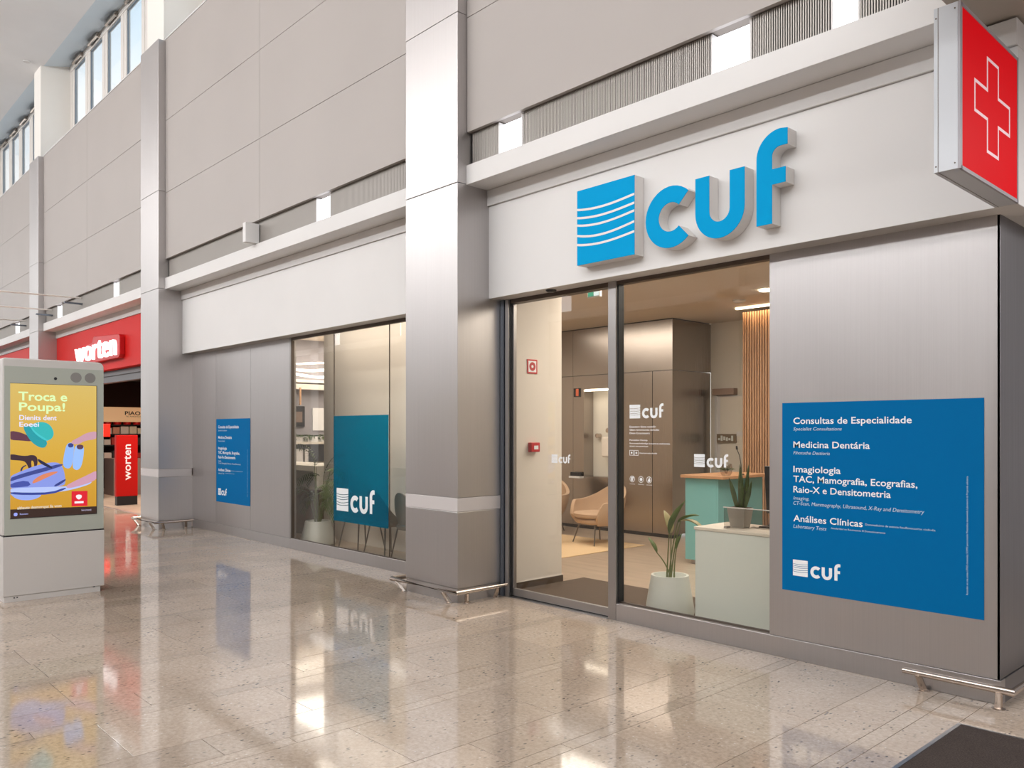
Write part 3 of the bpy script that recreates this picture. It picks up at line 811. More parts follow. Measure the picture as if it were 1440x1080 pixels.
tag(obj('towel_dispenser', MB().box(-8.10, -7.86, FY + 0.06, FY + 0.21, 1.10, 1.40), M['beige_wall'], bevel=0.02), 'cream dispenser box hanging in the lit niche behind the armchair', 'dispenser')
tag(obj('wall_shelf', MB().box(-8.62, -8.40, FY - 0.10, FY - 0.001, 0.77, 0.80), M['white']), 'short white wall shelf on the steel wall above the armchairs', 'shelf')
tag(obj('leaflet_stack', MB().box(-8.60, -8.42, FY - 0.09, FY - 0.02, 0.801, 0.86), M['black'], bevel=0.004), 'dark stack of leaflets lying on the short white wall shelf', 'leaflets')

# white door in the back wall
d = structroot('door_2', (-6.3, 10.2, 0))
obj('door_frame', MB().box(-6.62, -5.72, 10.19, 10.22, 0, 2.0).box(-6.66, -6.62, 10.18, 10.22, 0, 2.02), M['white'], d)
obj('door_leaf', box(-6.56, -5.78, 10.17, 10.20, 0.01, 1.98), M['cream_wall'], d, bevel=0.003)
obj('closer_box', box(-6.66, -6.31, 10.12, 10.22, 2.01, 2.10), pmat('taupe_metal', srgb(152, 128, 112), 0.5), d)
t = tag(obj('wall_plaque', box(-6.60, -6.29, 10.145, 10.168, 1.325, 1.45), pmat('plaque_bronze', srgb(128, 112, 92), 0.4)), 'bronze plaque on the white door behind the teal counter', 'plaque')
for k in range(6):
    obj('plaque_relief', MB().box(-6.575 + 0.043 * k, -6.545 + 0.043 * k, 10.139, 10.146, 1.36 - 0.01 * (k % 2), 1.39 + 0.012 * ((k * 3) % 4)), M['deskwhite'], t)
tag(obj('paper_notice', box(-6.285, -6.19, 10.155, 10.168, 1.42, 1.485), M['white']), 'small white paper notice beside the bronze plaque', 'notice')

# slatted wood wall with LED cove
w = structroot('wall_9', (-4.9, 9.3, 0))
obj('backing', box(-5.585, -4.2, 9.225, 9.40, 0, 3.0), pmat('slat_backing_brown', srgb(112, 74, 50), 0.7), w)
obj('end_board', box(-5.60, -5.585, 9.195, 9.42, 0, 3.0), M['slatwood'], w)
x = -5.575
while x < -4.25:
    obj('slat', box(x, x + 0.021, 9.20, 9.226, 0.0, 3.0), M['slatwood'], w); x += 0.036
obj('led_strip', box(-5.66, -4.2, 9.12, 9.16, 3.035, 3.055), M['led'], w)
area('cove_light', (-4.95, 9.14, 3.03), (-4.95, 9.17, 0), 1.3, 0.04, 4, (1, 0.72, 0.42))
tag(obj('ceiling_downlight', MB().lathe([(0.075, 0), (0.075, 0.012)], -4.70, 8.20, 24, 3.046), M['downl']), 'round lit downlight in the clinic ceiling near the wooden slats', 'downlight')
tag(obj('smoke_detector', MB().lathe([(0.05, 0), (0.075, 0.015), (0.075, 0.03)], -5.295, 8.62, 24, 3.03), M['white'], smooth=True), 'round white smoke detector on the clinic ceiling left of the lit downlight', 'detector')
t = tag(obj('exit_sign', box(-5.36, -5.20, 5.98, 6.01, 2.80, 2.875), M['white']), 'small green and white exit sign hanging from the ceiling behind the sliding door', 'sign')
obj('green_face', box(-5.35, -5.28, 5.977, 5.981, 2.81, 2.865), pmat('exit_green', srgb(70, 150, 130), 0.4, emit=srgb(60, 160, 130), es=0.5), t)
obj('white_face', box(-5.275, -5.21, 5.977, 5.981, 2.81, 2.865), pmat('exit_white', srgb(220, 235, 240), 0.4, emit=srgb(200, 225, 235), es=0.6), t)
obj('hanger', box(-5.285, -5.275, 5.99, 6.0, 2.875, 3.06), M['white'], t)

# fire signs on the vestibule wall
t = tag(obj('fire_sign', box(-5.583, -5.578, 5.372, 5.505, 2.043, 2.179), pmat('fire_red', srgb(196, 40, 34), 0.45)), 'square red fire sign with a ring on the cream entrance wall', 'sign')
ff = facingx(-5.578)
obj('white_field', MB().prism([(5.387, 2.058), (5.490, 2.058), (5.490, 2.164), (5.387, 2.164)], ff, 0.0, 0.0008), M['ink'], t)
mb = MB(); mb.prism(arc(5.4385, 2.111, 0.042, 0, 345, 23), ff, 0.0008, 0.0014)
obj('red_disc', mb, pmat('fire_red_disc', srgb(186, 44, 38), 0.45), t)
obj('white_dot', MB().prism(arc(5.4385, 2.111, 0.014, 0, 340, 17), ff, 0.0014, 0.002), M['ink'], t)
t = tag(obj('fire_call_point', box(-5.583, -5.535, 5.385, 5.50, 1.295, 1.385), pmat('call_point_red', srgb(190, 20, 22), 0.35), bevel=0.006), 'red fire alarm call point box on the cream entrance wall', 'alarm')
obj('white_window', box(-5.536, -5.533, 5.42, 5.475, 1.32, 1.355), M['ink'], t)

# doormat and rug
tag(obj('doormat', box(-5.57, -3.67, 5.08, 6.16, 0.0005, 0.008), M['doormat']), 'wide brown entrance mat just inside the sliding door', 'mat')
tag(obj('rug', box(-9.6, -6.60, 6.2, 8.48, 0.0005, 0.010), M['rug'], bevel=0.003), 'straw coloured woven rug under the tan armchairs', 'rug')

# ------------------------------------------------------------------ furniture builders
def rotz(p, a, c):
    ca, sa = math.cos(a), math.sin(a)
    return (c[0] + p[0] * ca - p[1] * sa, c[1] + p[0] * sa + p[1] * ca, c[2] + p[2])
def shell(cx, cy, a, r0, r1, zseat, hback, harm, span, depth, thick, n=40, m=10, power=2.2):
    """tub shell opening towards local -Y; local +Y is the back"""
    mb = MB(); grid = []
    for i in range(n + 1):
        th = math.radians(90 - span + 2 * span * i / n)
        t = abs(i / n - 0.5) * 2
        k = 0.5 + 0.5 * math.cos(PI * min(1, t * 1.25))
        top = harm + (hback - harm) * k ** power
        edge = max(0.0, (t - 0.86) / 0.14)
        top = top - (top - zseat) * 0.75 * edge ** 2
        row = []
        for j in range(m + 1):
            s = j / m
            r = r0 + (r1 - r0) * math.sin(s * PI / 2) ** 0.8
            z = zseat - 0.05 + (top - zseat + 0.05) * s
            row.append((r * math.cos(th), r * math.sin(th) * depth, z))
        grid.append(row)
    vs = [rotz(p, a, (cx, cy, 0)) for row in grid for p in row]
    fs = []
    for i in range(n):
        for j in range(m):
            q = i * (m + 1) + j; fs.append((q, q + 1, q + m + 2, q + m + 1))
    mb.add(vs, fs); return mb
def solid(o, th, sub=1, off=0):
    s = o.modifiers.new('solidify', 'SOLIDIFY'); s.thickness = th; s.offset = off
    if sub: b = o.modifiers.new('bevel', 'BEVEL'); b.width = th * 0.42; b.segments = 3; b.limit_method = 'ANGLE'; b.angle_limit = 1.0
    return o
def pad(cx, cy, a, rx, ry, z0, z1, n=28, off=(0, 0)):
    mb = MB(); prof = [(0.93, 0), (1.0, 0.25), (1.0, 0.7), (0.93, 0.95), (0.6, 1.05), (0.02, 1.1)]
    base = 0; rings = []
    for s, h in prof:
        for j in range(n):
            t = 2 * PI * j / n
            c_, s_ = math.cos(t), math.sin(t)
            sq = (abs(c_) ** 2.6 + abs(s_) ** 2.6) ** (-1 / 2.6)
            mb.v.append(rotz((rx * s * sq * c_ + off[0], ry * s * sq * s_ + off[1], z0 + (z1 - z0) * h), a, (cx, cy, 0)))
    for i in range(len(prof) - 1):
        for j in range(n): 
            p = i * n + j; q = i * n + (j + 1) % n; mb.f.append((p, q, q + n, p + n))
    mb.f.append(tuple(reversed(range(n)))); mb.f.append(tuple((len(prof) - 1) * n + j for j in range(n)))
    return mb
def armchair(label, cx, cy, a, group):
    t = thing('armchair', label, 'armchair', (cx, cy, 0), group)
    solid(obj('shell', shell(cx, cy, a, 0.27, 0.375, 0.33, 0.785, 0.57, 128, 0.92, 0.035, power=1.3), M['fabric'], t, smooth=True), 0.05)
    obj('seat_base', pad(cx, cy, a, 0.29, 0.27, 0.28, 0.35), M['fabric'], t, smooth=True)
    obj('seat_cushion', pad(cx, cy, a, 0.27, 0.27, 0.355, 0.43, off=(0, -0.03)), M['fabric'], t, smooth=True)
    for sx in (-1, 1):
        for sy in (-1, 1):
            p0 = rotz((0.17 * sx, 0.15 * sy, 0.30), a, (cx, cy, 0)); p1 = rotz((0.25 * sx, 0.22 * sy, 0.012), a, (cx, cy, 0))
            obj('leg', MB().tube([p0, p1], [0.012, 0.008], 8), M['chrome'], t, smooth=True)
    return t
armchair('tan fabric tub armchair facing left on the rug, seen through the sliding door', -7.14, 8.16, math.radians(-14), 'tan armchairs in the lounge')
armchair('tan fabric tub armchair half hidden behind the cream entrance wall', -8.50, 8.5, math.radians(20), 'tan armchairs in the lounge')
t = thing('side_table', 'round wooden side table with thin legs beside the tan armchair', 'table', (-7.72, 7.72, 0))
obj('table_top', MB().lathe([(0.20, 0), (0.225, 0.012), (0.225, 0.03)], -7.72, 7.72, 32, 0.43), M['wood'], t, smooth=True)
for k in range(3):
    an = 0.6 + k * 2 * PI / 3
    obj('leg', MB().tube([(-7.72 + 0.12 * math.cos(an), 7.72 + 0.12 * math.sin(an), 0.43), (-7.72 + 0.2 * math.cos(an), 7.72 + 0.2 * math.sin(an), 0.011)], [0.011, 0.008], 8), M['chrome'], t, smooth=True)

def shellchair(label, cx, cy, a, group):
    t = thing('shell_chair', label, 'chair', (cx, cy, 0), group)
    solid(obj('shell', shell(cx, cy, a, 0.17, 0.255, 0.42, 0.80, 0.47, 108, 0.9, 0.02, power=0.75), M['greyshell'], t, smooth=True), 0.02)
    obj('seat', pad(cx, cy, a, 0.21, 0.21, 0.375, 0.44), M['greyshell'], t, smooth=True)
    for sx in (-1, 1):
        for sy in (-1, 1):
            p0 = rotz((0.11 * sx, 0.10 * sy, 0.40), a, (cx, cy, 0)); pm = rotz((0.16 * sx, 0.145 * sy, 0.375), a, (cx, cy, 0)); p1 = rotz((0.225 * sx, 0.20 * sy, 0.008), a, (cx, cy, 0))
            obj('leg', MB().tube([p0, pm, p1], [0.010, 0.010, 0.008], 8), M['chrome'], t, smooth=True)
    return t
for k, (x_, lab) in enumerate(((-8.70, 'grey shell chair behind the teal window film, next to the white pot'), (-8.13, 'grey shell chair in the middle behind the teal window film'), (-7.56, 'grey shell chair with its rounded back just left of the steel column'))):
    shellchair(lab, x_, 5.52, math.radians(180), 'grey shell chairs behind the clinic window')

# teal reception counter
t = thing('reception_counter', 'teal reception counter with an oak top behind the white desk', 'counter', (-5.0, 8.0, 0))
obj('plinth', box(-5.36, -3.2, 7.73, 8.6, 0, 0.05), M['alu'], t)
obj('front_panel', box(-5.42, -5.012, 7.70, 7.73, 0.05, 0.965), M['teal'], t)
obj('side_panel', box(-5.010, -4.99, 7.70, 8.62, 0.05, 0.965), M['teal'], t)
obj('body', box(-5.42, -5.01, 7.731, 8.60, 0.05, 0.965), M['teal'], t)
obj('worktop', box(-5.46, -4.90, 7.66, 8.66, 0.967, 1.0), M['wood'], t, bevel=0.004)
# white desk
t = thing('white_desk', 'white box desk standing right behind the entrance glass', 'desk', (-3.2, 5.5, 0))
obj('body', box(-3.645, -2.2, 5.306, 5.76, 0.0, 0.735), M['deskwhite'], t, bevel=0.003)
obj('desk_top', box(-3.652, -2.2, 5.298, 5.765, 0.736, 0.760), pmat('desk_top_warm_white', srgb(230, 222, 210), 0.4), t, bevel=0.003)

# pots and plants
def pot(mb, cx, cy, rt, rb, h, cz=0.0):
    w_ = 0.018
    return mb.lathe([(rb * 0.86, 0), (rb * 0.97, 0.012), (rb, h * 0.10), (rt + (rb - rt) * 0.5, h * 0.55), (rt, h), (rt - w_, h), (rt - w_ * 1.3, h - 0.05), (0.01, h - 0.05)], cx, cy, 40, cz)
def leaf_blade(base, d, length, width, droop, up=Vector((0, 0, 1)), n=9, fold=0.25, shape='ovate'):
    d = Vector(d).normalized(); side = d.cross(up)
    if side.length < 1e-3: side = Vector((1, 0, 0))
    side.normalize(); nor = side.cross(d)
    p = Vector(base); vs = []; dirv = d.copy()
    for i in range(n + 1):
        t = i / n
        if shape == 'ovate': wd = width * (math.sin(PI * min(1, t * 0.98 + 0.02)) ** 0.75) * (1.15 - 0.45 * t)
        elif shape == 'sword': wd = width * (0.75 + 0.5 * t if t < 0.5 else (1 - (t - 0.5) * 2) ** 0.7) * 1.1
        else: wd = width * math.sin(PI * min(1, t + 0.03)) ** 0.5
        wd = max(wd, 0.001)
        cross_n = side.cross(dirv).normalized()
        vs += [tuple(p - side * wd / 2 + cross_n * wd * fold), tuple(p), tuple(p + side * wd / 2 + cross_n * wd * fold)]
        dirv = (dirv + Vector((0, 0, -1)) * droop / n).normalized()
        p = p + dirv * (length / n)
    fs = []
    for i in range(n):
        a = i * 3; fs += [(a, a + 1, a + 4, a + 3), (a + 1, a + 2, a + 5, a + 4)]
    return vs, fs
def leafobj(name, base, d, length, width, droop, mat, parent, th=0.0025, **k):
    vs, fs = leaf_blade(base, d, length, width, droop, **k)
    o = obj(name, MB().add(vs, fs), mat, parent, smooth=True)
    s = o.modifiers.new('solidify', 'SOLIDIFY'); s.thickness = th; return o

PX, PY = -3.965, 5.42
t = thing('potted_plant', 'broad-leaved plant in a white tapered pot left of the white desk', 'plant', (PX, PY, 0))
obj('pot', pot(MB(), PX, PY, 0.150, 0.198, 0.325, 0.0085), M['potw'], t, smooth=True)
obj('soil', MB().lathe([(0.128, 0), (0.128, 0.012)], PX, PY, 24, 0.262), M['soil'], t)
stems = [  # (stem top, leaf dir, leaf length, width, droop, material)
    ((PX - 0.005, PY, 0.665), (0.40, 0.05, 1.0), 0.31, 0.11, 0.4, 'leaf'),
    ((PX + 0.06, PY + 0.02, 0.755), (0.85, 0.2, 0.75), 0.20, 0.08, 0.7, 'leaf'),
    ((PX - 0.01, PY + 0.03, 0.665), (-0.42, 0.1, 1.0), 0.20, 0.085, 0.2, 'leafpale'),
    ((PX + 0.09, PY + 0.02, 0.775), (1.0, 0.15, 0.35), 0.27, 0.065, 1.5, 'leafpale'),
    ((PX - 0.115, PY - 0.02, 0.50), (-0.7, 0.0, 1.0), 0.15, 0.055, 0.1, 'leaf'),
    ((PX + 0.085, PY - 0.03, 0.55), (0.35, 0.0, 1.0), 0.14, 0.06, 0.2, 'leaf')]
for k, (tp, dr, ln, wd, dp, mk) in enumerate(stems):
    b0 = Vector((PX + 0.012 * (k - 2), PY + 0.008 * ((k % 3) - 1), 0.27)); tp = Vector(tp)
    mid = (b0 + tp) / 2 + Vector(((b0.x - tp.x) * 0.25, 0, 0.03))
    pts = [b0 * (1 - u) ** 2 + mid * 2 * u * (1 - u) + tp * u * u for u in (0, .2, .4, .6, .8, 1)]
    so = obj('stem', MB().tube(pts, [0.0085, 0.007, 0.0055, 0.005, 0.0045, 0.004], 8), M['stem'], t, smooth=True)
    leafobj('leaf', tp, dr, ln, wd, dp, M[mk], so)

# sansevieria on the desk
SX, SY = -3.372, 5.50
t = thing('potted_plant', 'small snake plant in a grey square pot on the white desk', 'plant', (SX, SY, 0.761))
vs = []
for z_, hw in ((0.762, 0.058), (0.91, 0.078)):
    vs += [(SX - hw, SY - hw * .8, z_), (SX + hw, SY - hw * .8, z_), (SX + hw, SY + hw * .8, z_), (SX - hw, SY + hw * .8, z_)]
obj('pot', MB().add(vs, [(0, 3, 2, 1), (4, 5, 6, 7), (0, 1, 5, 4), (1, 2, 6, 5), (2, 3, 7, 6), (3, 0, 4, 7)]), carpet('grey_woven_pot', srgb(196, 194, 190), srgb(222, 220, 216), 120), t, bevel=0.004)
obj('soil', box(SX - 0.07, SX + 0.07, SY - 0.055, SY + 0.055, 0.9105, 0.914), M['soil'], t)
for dx, dy, dr, ln, wd in ((-0.03, 0, (-0.30, 0, 1), 0.235, 0.042), (-0.008, 0.01, (-0.03, 0.05, 1), 0.33, 0.042), (0.012, -0.01, (0.03, 0, 1), 0.27, 0.036), (0.02, 0.015, (0.13, 0, 1), 0.33, 0.040), (0.035, 0, (0.30, 0.0, 1), 0.22, 0.040)):
    leafobj('leaf', (SX + dx, SY + dy, 0.912), dr, ln, wd, 0.02, M['leafdark'], t, shape='sword', up=Vector((0.05, 1, 0)), fold=0.15)
# clear shield in front
t = thing('desk_shield', 'low smoked glass shield with a pale top edge on the white desk', 'shield', (-3.2, 5.36, 0.761))
obj('pane', box(-3.44, -2.72, 5.385, 5.389, 0.775, 0.915), M['glassshield'], t)
obj('top_edge', box(-3.445, -2.72, 5.382, 5.392, 0.915, 0.921), M['white'], t)
obj('foot', MB().box(-3.425, -3.40, 5.36, 5.41, 0.761, 0.776).box(-2.9, -2.87, 5.36, 5.41, 0.761, 0.776), M['alu'], t)
# monitor
t = thing('computer_monitor', 'black computer monitor on the white desk beside the steel wall', 'monitor', (-3.1, 5.66, 0.761))
def skewbox(x0, x1, y0, y1, z0, z1, s): 
    vs = [(x + s * (z - z0), y, z) for z in (z0, z1) for y in (y0, y1) for x in (x0, x1)]
    return MB().add(vs, [(0, 2, 3, 1), (4, 5, 7, 6), (0, 1, 5, 4), (2, 6, 7, 3), (0, 4, 6, 2), (1, 3, 7, 5)])
obj('screen_back', skewbox(-3.275, -2.78, 5.715, 5.74, 0.86, 1.225, -0.05), M['black'], t, bevel=0.004)
obj('stand', MB().tube([(-3.20, 5.62, 0.775), (-3.13, 5.715, 0.93)], 0.010, 8).box(-3.26, -3.0, 5.58, 5.70, 0.761, 0.772), M['black'], t)
obj('cable', MB().tube([(-3.285, 5.50, 0.764), (-3.27, 5.52, 0.770), (-3.24, 5.53, 0.765), (-3.22, 5.6, 0.768)], 0.003, 6), M['black'], t)
# office chair behind
t = thing('office_chair', 'dark office chair back behind the desk monitor', 'chair', (-3.5, 6.9, 0))
cx_, cy_ = -3.55, 6.75
obj('backrest', MB().prism([(cx_ - 0.24, 0.55), (cx_ + 0.24, 0.55), (cx_ + 0.22, 1.16), (cx_ - 0.22, 1.16)], facade(cy_), 0, 0.05), M['black'], t, bevel=0.03)
obj('seat', box(cx_ - .25, cx_ + .25, cy_ - .02, cy_ + .45, 0.44, 0.51), M['black'], t, bevel=0.03)
obj('pole', MB().tube([(cx_, cy_ + .2, 0.06), (cx_, cy_ + .2, 0.44)], 0.025, 10), M['chrome'], t)
mb = MB()
for k in range(5):
    an = 2 * PI * k / 5; mb.tube([(cx_, cy_ + .2, 0.08), (cx_ + .28 * math.cos(an), cy_ + .2 + .28 * math.sin(an), 0.05)], 0.018, 8)
    mb.tube([(cx_ + .28 * math.cos(an) - .015, cy_ + .2 + .28 * math.sin(an), 0.028), (cx_ + .28 * math.cos(an) + .015, cy_ + .2 + .28 * math.sin(an), 0.028)], 0.028, 10)
obj('star_base', mb, M['black'], t)
# things on the teal counter
t = thing('glass_vase', 'round glass vase with sprigs on the oak counter top', 'vase', (-4.97, 7.82, 1.0))
obj('vase', MB().lathe([(0.045, 0), (0.062, 0.03), (0.068, 0.08), (0.06, 0.125), (0.055, 0.13), (0.01, 0.02)], -4.98, 7.84, 24, 1.001), M['glassshield'], t, smooth=True)
for k in range(14):
    an = k * 2.4; r_ = 0.02 + 0.05 * ((k * 7) % 5) / 5
    leafobj('leaf', (-4.98 + r_ * 0.5 * math.cos(an), 7.84 + r_ * 0.5 * math.sin(an), 1.06), (math.cos(an), math.sin(an), 0.9), 0.09, 0.022, 1.0, M['leafdark'], t, n=4)
t = thing('microphone', 'thin black gooseneck microphone on the oak counter top', 'microphone', (-4.93, 7.95, 1.0))
obj('base', MB().lathe([(0.03, 0), (0.03, 0.012)], -4.945, 8.1, 16, 1.001), M['black'], t)
obj('gooseneck', MB().tube([(-4.945, 8.1, 1.012), (-4.955, 8.1, 1.12), (-4.975, 8.1, 1.22), (-5.0, 8.09, 1.29)], 0.004, 6), M['black'], t)
obj('head', MB().tube([(-5.0, 8.09, 1.285), (-5.004, 8.09, 1.325)], [0.012, 0.010], 10), M['darkrub'], t, smooth=True)

# palm behind the window
PX, PY = -9.62, 5.43
t = thing('potted_palm', 'leafy indoor palm in a pale tapered pot behind the clinic window', 'plant', (PX, PY, 0))
obj('pot', pot(MB(), PX, PY, 0.165, 0.235, 0.31), M['potw'], t, smooth=True)
obj('soil', MB().lathe([(0.14, 0), (0.14, 0.012)], PX, PY, 24, 0.247), M['soil'], t)
rr = random.Random(3)
for k in range(24):
    an = rr.uniform(0, 2 * PI); up = rr.uniform(0.25, 1.15)
    ln = rr.uniform(0.30, 0.5)
    b0 = Vector((PX + 0.03 * math.cos(an), PY + 0.03 * math.sin(an), 0.25))
    hgt = rr.uniform(0.45, 1.15) if k < 11 else rr.uniform(0.35, 0.6)
    outx = rr.uniform(0.05, 0.26)
    tp = Vector((PX + outx * math.cos(an) + 0.12 * (hgt - 0.5), PY + 0.3 * outx * math.sin(an), 0.25 + hgt * 0.75))
    st = obj('stem', MB().tube([b0, (b0 + tp) / 2 + Vector((0, 0, 0.04)), tp], [0.008, 0.006, 0.004], 6), M['stem'], t, smooth=True)
    fm = MB(); dirv = Vector((math.cos(an), 0.12 * math.sin(an), up)).normalized(); p = tp.copy()
    nl = 12
    for i in range(nl):
        u = i / nl
        dirv = (dirv + Vector((0, 0, -0.16))).normalized()
        q = p + dirv * ln / nl
        fm.tube([p, q], 0.0025, 4, cap=False)
        sd = dirv.cross(Vector((0, 0, 1))).normalized()
        for s_ in (-1, 1):
            lv, lf_ = leaf_blade(q, dirv * 0.7 + sd * s_ * 0.8, 0.17 * (1 - 0.6 * abs(u - 0.35)), 0.018, 0.9, n=4, fold=0.1)
            fm.add(lv, lf_)
        p = q
    obj('frond', fm, M['leaf'] if k % 3 else M['leafdark'], st, smooth=True)

# ------------------------------------------------------------------ far reception behind the window
t = thing('reception_desk', 'curved white reception desk on a brown base seen through the window', 'desk', (-10.8, 6.0, 0))
obj('base', box(-12.2, -10.24, 5.80, 6.30, 0, 0.66), pmat('brown_laminate', srgb(120, 98, 78), 0.5), t)
mb = MB(); pr = [(5.80, 0.66), (5.74, 0.72), (5.70, 0.82), (5.70, 0.93), (5.74, 1.0), (6.35, 1.0), (6.35, 0.66)]
A = [(-12.25, y_, z_) for y_, z_ in pr]; Bq = [(-10.22, y_, z_) for y_, z_ in pr]; n = len(pr)
mb.add(A + Bq, [tuple(range(n)), tuple(reversed(range(n, 2 * n)))] + [(i, (i + 1) % n, n + (i + 1) % n, n + i) for i in range(n)])
obj('curved_front', mb, M['cream_wall'], t)
t = thing('shelf_unit', 'cream open shelf unit with a planter trough behind the reception desk', 'shelf', (-12.5, 7.0, 0))
SXa, SXb = -12.715, -12.30
obj('carcass', MB().box(SXa, SXb, 6.1, 8.2, 0, 0.95).box(SXa, SXb, 6.1, 8.2, 1.27, 1.31).box(SXa, SXb, 6.1, 6.13, .95, 1.27).box(SXa, SXb, 8.17, 8.2, .95, 1.27).box(SXa, SXa + .02, 6.1, 8.2, .95, 1.27), M['cream_wall'], t)
obj('dark_inset', box(SXa + .021, SXa + .03, 6.14, 8.16, 0.96, 1.26), M['frame_blue'], t)
obj('trough', box(-12.58, -12.34, 6.2, 8.1, 1.312, 1.40), M['white'], t)
mb = MB(); rr = random.Random(5)
for k in range(170):
    y_ = rr.uniform(6.4, 7.1); an = rr.uniform(0, 6.28)
    lv, lf_ = leaf_blade((-12.45 + rr.uniform(-.07, .07), y_, 1.40), (math.cos(an), math.sin(an), rr.uniform(0.2, 1.3)), rr.uniform(.1, .2), .035, 1.7, n=4); mb.add(lv, lf_)
hp = obj('hanging_foliage', mb, M['leafdark'], t); hp['kind'] = 'stuff'
for k, (y_, w_) in enumerate(((6.56, .12), (6.72, .06))):
    tag(obj('file_folder', box(-12.6, -12.33, y_, y_ + w_, 0.951, 1.19), M['white']), ('wide' if k == 0 else 'thin') + ' white folder standing in the cream shelf unit', 'folder')
t = tag(obj('framed_picture', box(-12.719, -12.69, 6.66, 6.91, 1.565, 1.915), M['black']), 'dark framed picture on the grey wall above the planter shelf', 'picture')
obj('print', box(-12.691, -12.687, 6.69, 6.86, 1.64, 1.82), pmat('brown_print', srgb(120, 100, 88), 0.6), t)
tag(obj('white_board', box(-12.719, -12.70, 7.07, 7.6, 1.50, 1.89), M['white']), 'blank white board on the grey wall right of the dark picture', 'board')
tag(obj('pendant_rod', MB().tube([(-12.5, 6.72, 1.93), (-12.5, 6.72, 2.22)], 0.018, 10), M['wood']), 'thin wooden rod hanging in front of the grey wall', 'rod')
struct('trim_8', MB().box(-12.719, -12.60, 5.9, 8.9, 2.32, 2.37).box(-12.719, -12.56, 5.9, 8.9, 2.20, 2.29), M['beige_wall'])
for k, (zz, lab) in enumerate(((2.42, 'lowest'), (2.51, 'middle'), (2.60, 'topmost'))):
    pts = [(-12.3 + 0.12 * k, 6.0 + 0.16 * i, zz + 0.022 * math.sin(i * 0.8 + k * 1.5)) for i in range(13)]
    wl = obj('wave_light', MB().tube(pts, 0.014 if k == 2 else 0.02, 8), M['ledwhite'], smooth=True)
    obj('wire', MB().tube([(-12.3 + .12 * k, 6.16, zz), (-12.3 + .12 * k, 6.16, 3.06)], 0.002, 5).tube([(-12.3 + .12 * k, 7.76, zz), (-12.3 + .12 * k, 7.76, 3.06)], 0.002, 5), M['alu_dark'], wl)
    tag(wl, lab + ' glowing wavy pendant light seen through the clinic window', 'light', 'wavy pendant lights')

# ------------------------------------------------------------------ red shop
w = structroot('door_3', (-16.7, 5.0, 0))
obj('header', MB().box(-19.87, -13.47, 4.98, 5.10, 2.42, 2.638).box(-19.87, -13.47, 4.95, 4.98, 2.54, 2.60), pmat('shop_header_grey', srgb(96, 94, 96), 0.4, 0.5), w)
obj('jamb', MB().box(-19.87, -19.6, 4.98, 5.10, 0, 2.42).box(-13.75, -13.47, 4.98, 5.10, 0, 2.42), M['alu_dark'], w)
obj('threshold_strip', box(-19.87, -13.47, 4.99, 5.05, 0, 0.004), M['alu'], w)
struct('floor_3', box(-36, -12.75, 4.985, 12, -0.12, 0.0), M['cfloor'])
struct('wall_10', MB().box(-30, -12.8, 11.8, 12, 0, 3.3).box(-30, -29.8, 5.1, 12, 0, 3.3).box(-12.9, -12.75, 5.1, 12, 0, 3.3), pmat('shop_brown_wall', srgb(122, 90, 76), 0.8))
struct('ceiling_3', box(-30, -12.8, 5.12, 12, 3.2, 3.3), pmat('shop_ceiling', srgb(110, 90, 78), 0.8))
struct('wall_11', box(-27.06, -20.65, 4.98, 5.1, 0, 2.64), M['steel_dark'])
# sign of the shop: a red box with white letters
t = thing('shop_sign', 'white shop name lettering on a raised red box above the red shop entrance', 'sign', (-16.7, 4.8, 2.8))
RS = plaster('red_sign_box', srgb(196, 30, 34), 0.4)
obj('backing_box', MB().prism([(-17.75, 2.80), (-15.42, 2.80), (-15.36, 2.86), (-15.36, 3.17), (-15.42, 3.22), (-16.9, 3.30), (-17.0, 3.18), (-17.75, 3.15)], facade(4.82), 0, 0.09), RS, t, bevel=0.01)
text('lettering', 'worten', facade(4.72), -17.98, 2.850, 2.52, 0.45, pmat('lit_white_letter', (1, 1, 1, 1), 0.5, emit=(0.95, 0.97, 1, 1), es=0.75), t, off=0.0, extrude=(0, 0.04))
# totem
t = thing('shop_totem', 'tall red panel stand with vertical white lettering at the shop entrance', 'stand', (-17.32, 5.46, 0))
obj('base', box(-17.40, -17.275, 5.27, 5.66, 0, 0.175), M['black'], t)
obj('red_panel', box(-17.39, -17.285, 5.26, 5.67, 0.176, 1.405), pmat('totem_red', srgb(176, 18, 14), 0.5, 0, 0.2), t, bevel=0.004)
text('lettering', 'worten', facingx(-17.285), 5.535, 0.50, 0.72, 0.155, M['ink'], t, off=0.012, rot90=True)
# second dark red stand further in
t = thing('shop_gate', 'dark red security gate post at the left of the shop entrance', 'gate', (-18.9, 5.5, 0))
obj('base', box(-19.55, -19.30, 5.42, 5.62, 0, 0.15), M['black'], t)
obj('panel', box(-19.53, -19.32, 5.44, 5.60, 0.15, 1.36), pmat('dark_red', srgb(110, 18, 26), 0.4), t)
t = tag(obj('promo_cube', box(-19.6, -19.20, 5.36, 5.72, 1.361, 1.64), pmat('bright_red', srgb(232, 30, 14), 0.4, emit=srgb(232, 30, 14), es=0.4), bevel=0.006), 'bright red promotional cube on the security gate post', 'box')
obj('cream_edge', box(-19.199, -19.19, 5.36, 5.44, 1.365, 1.635), M['beige_wall'], t)
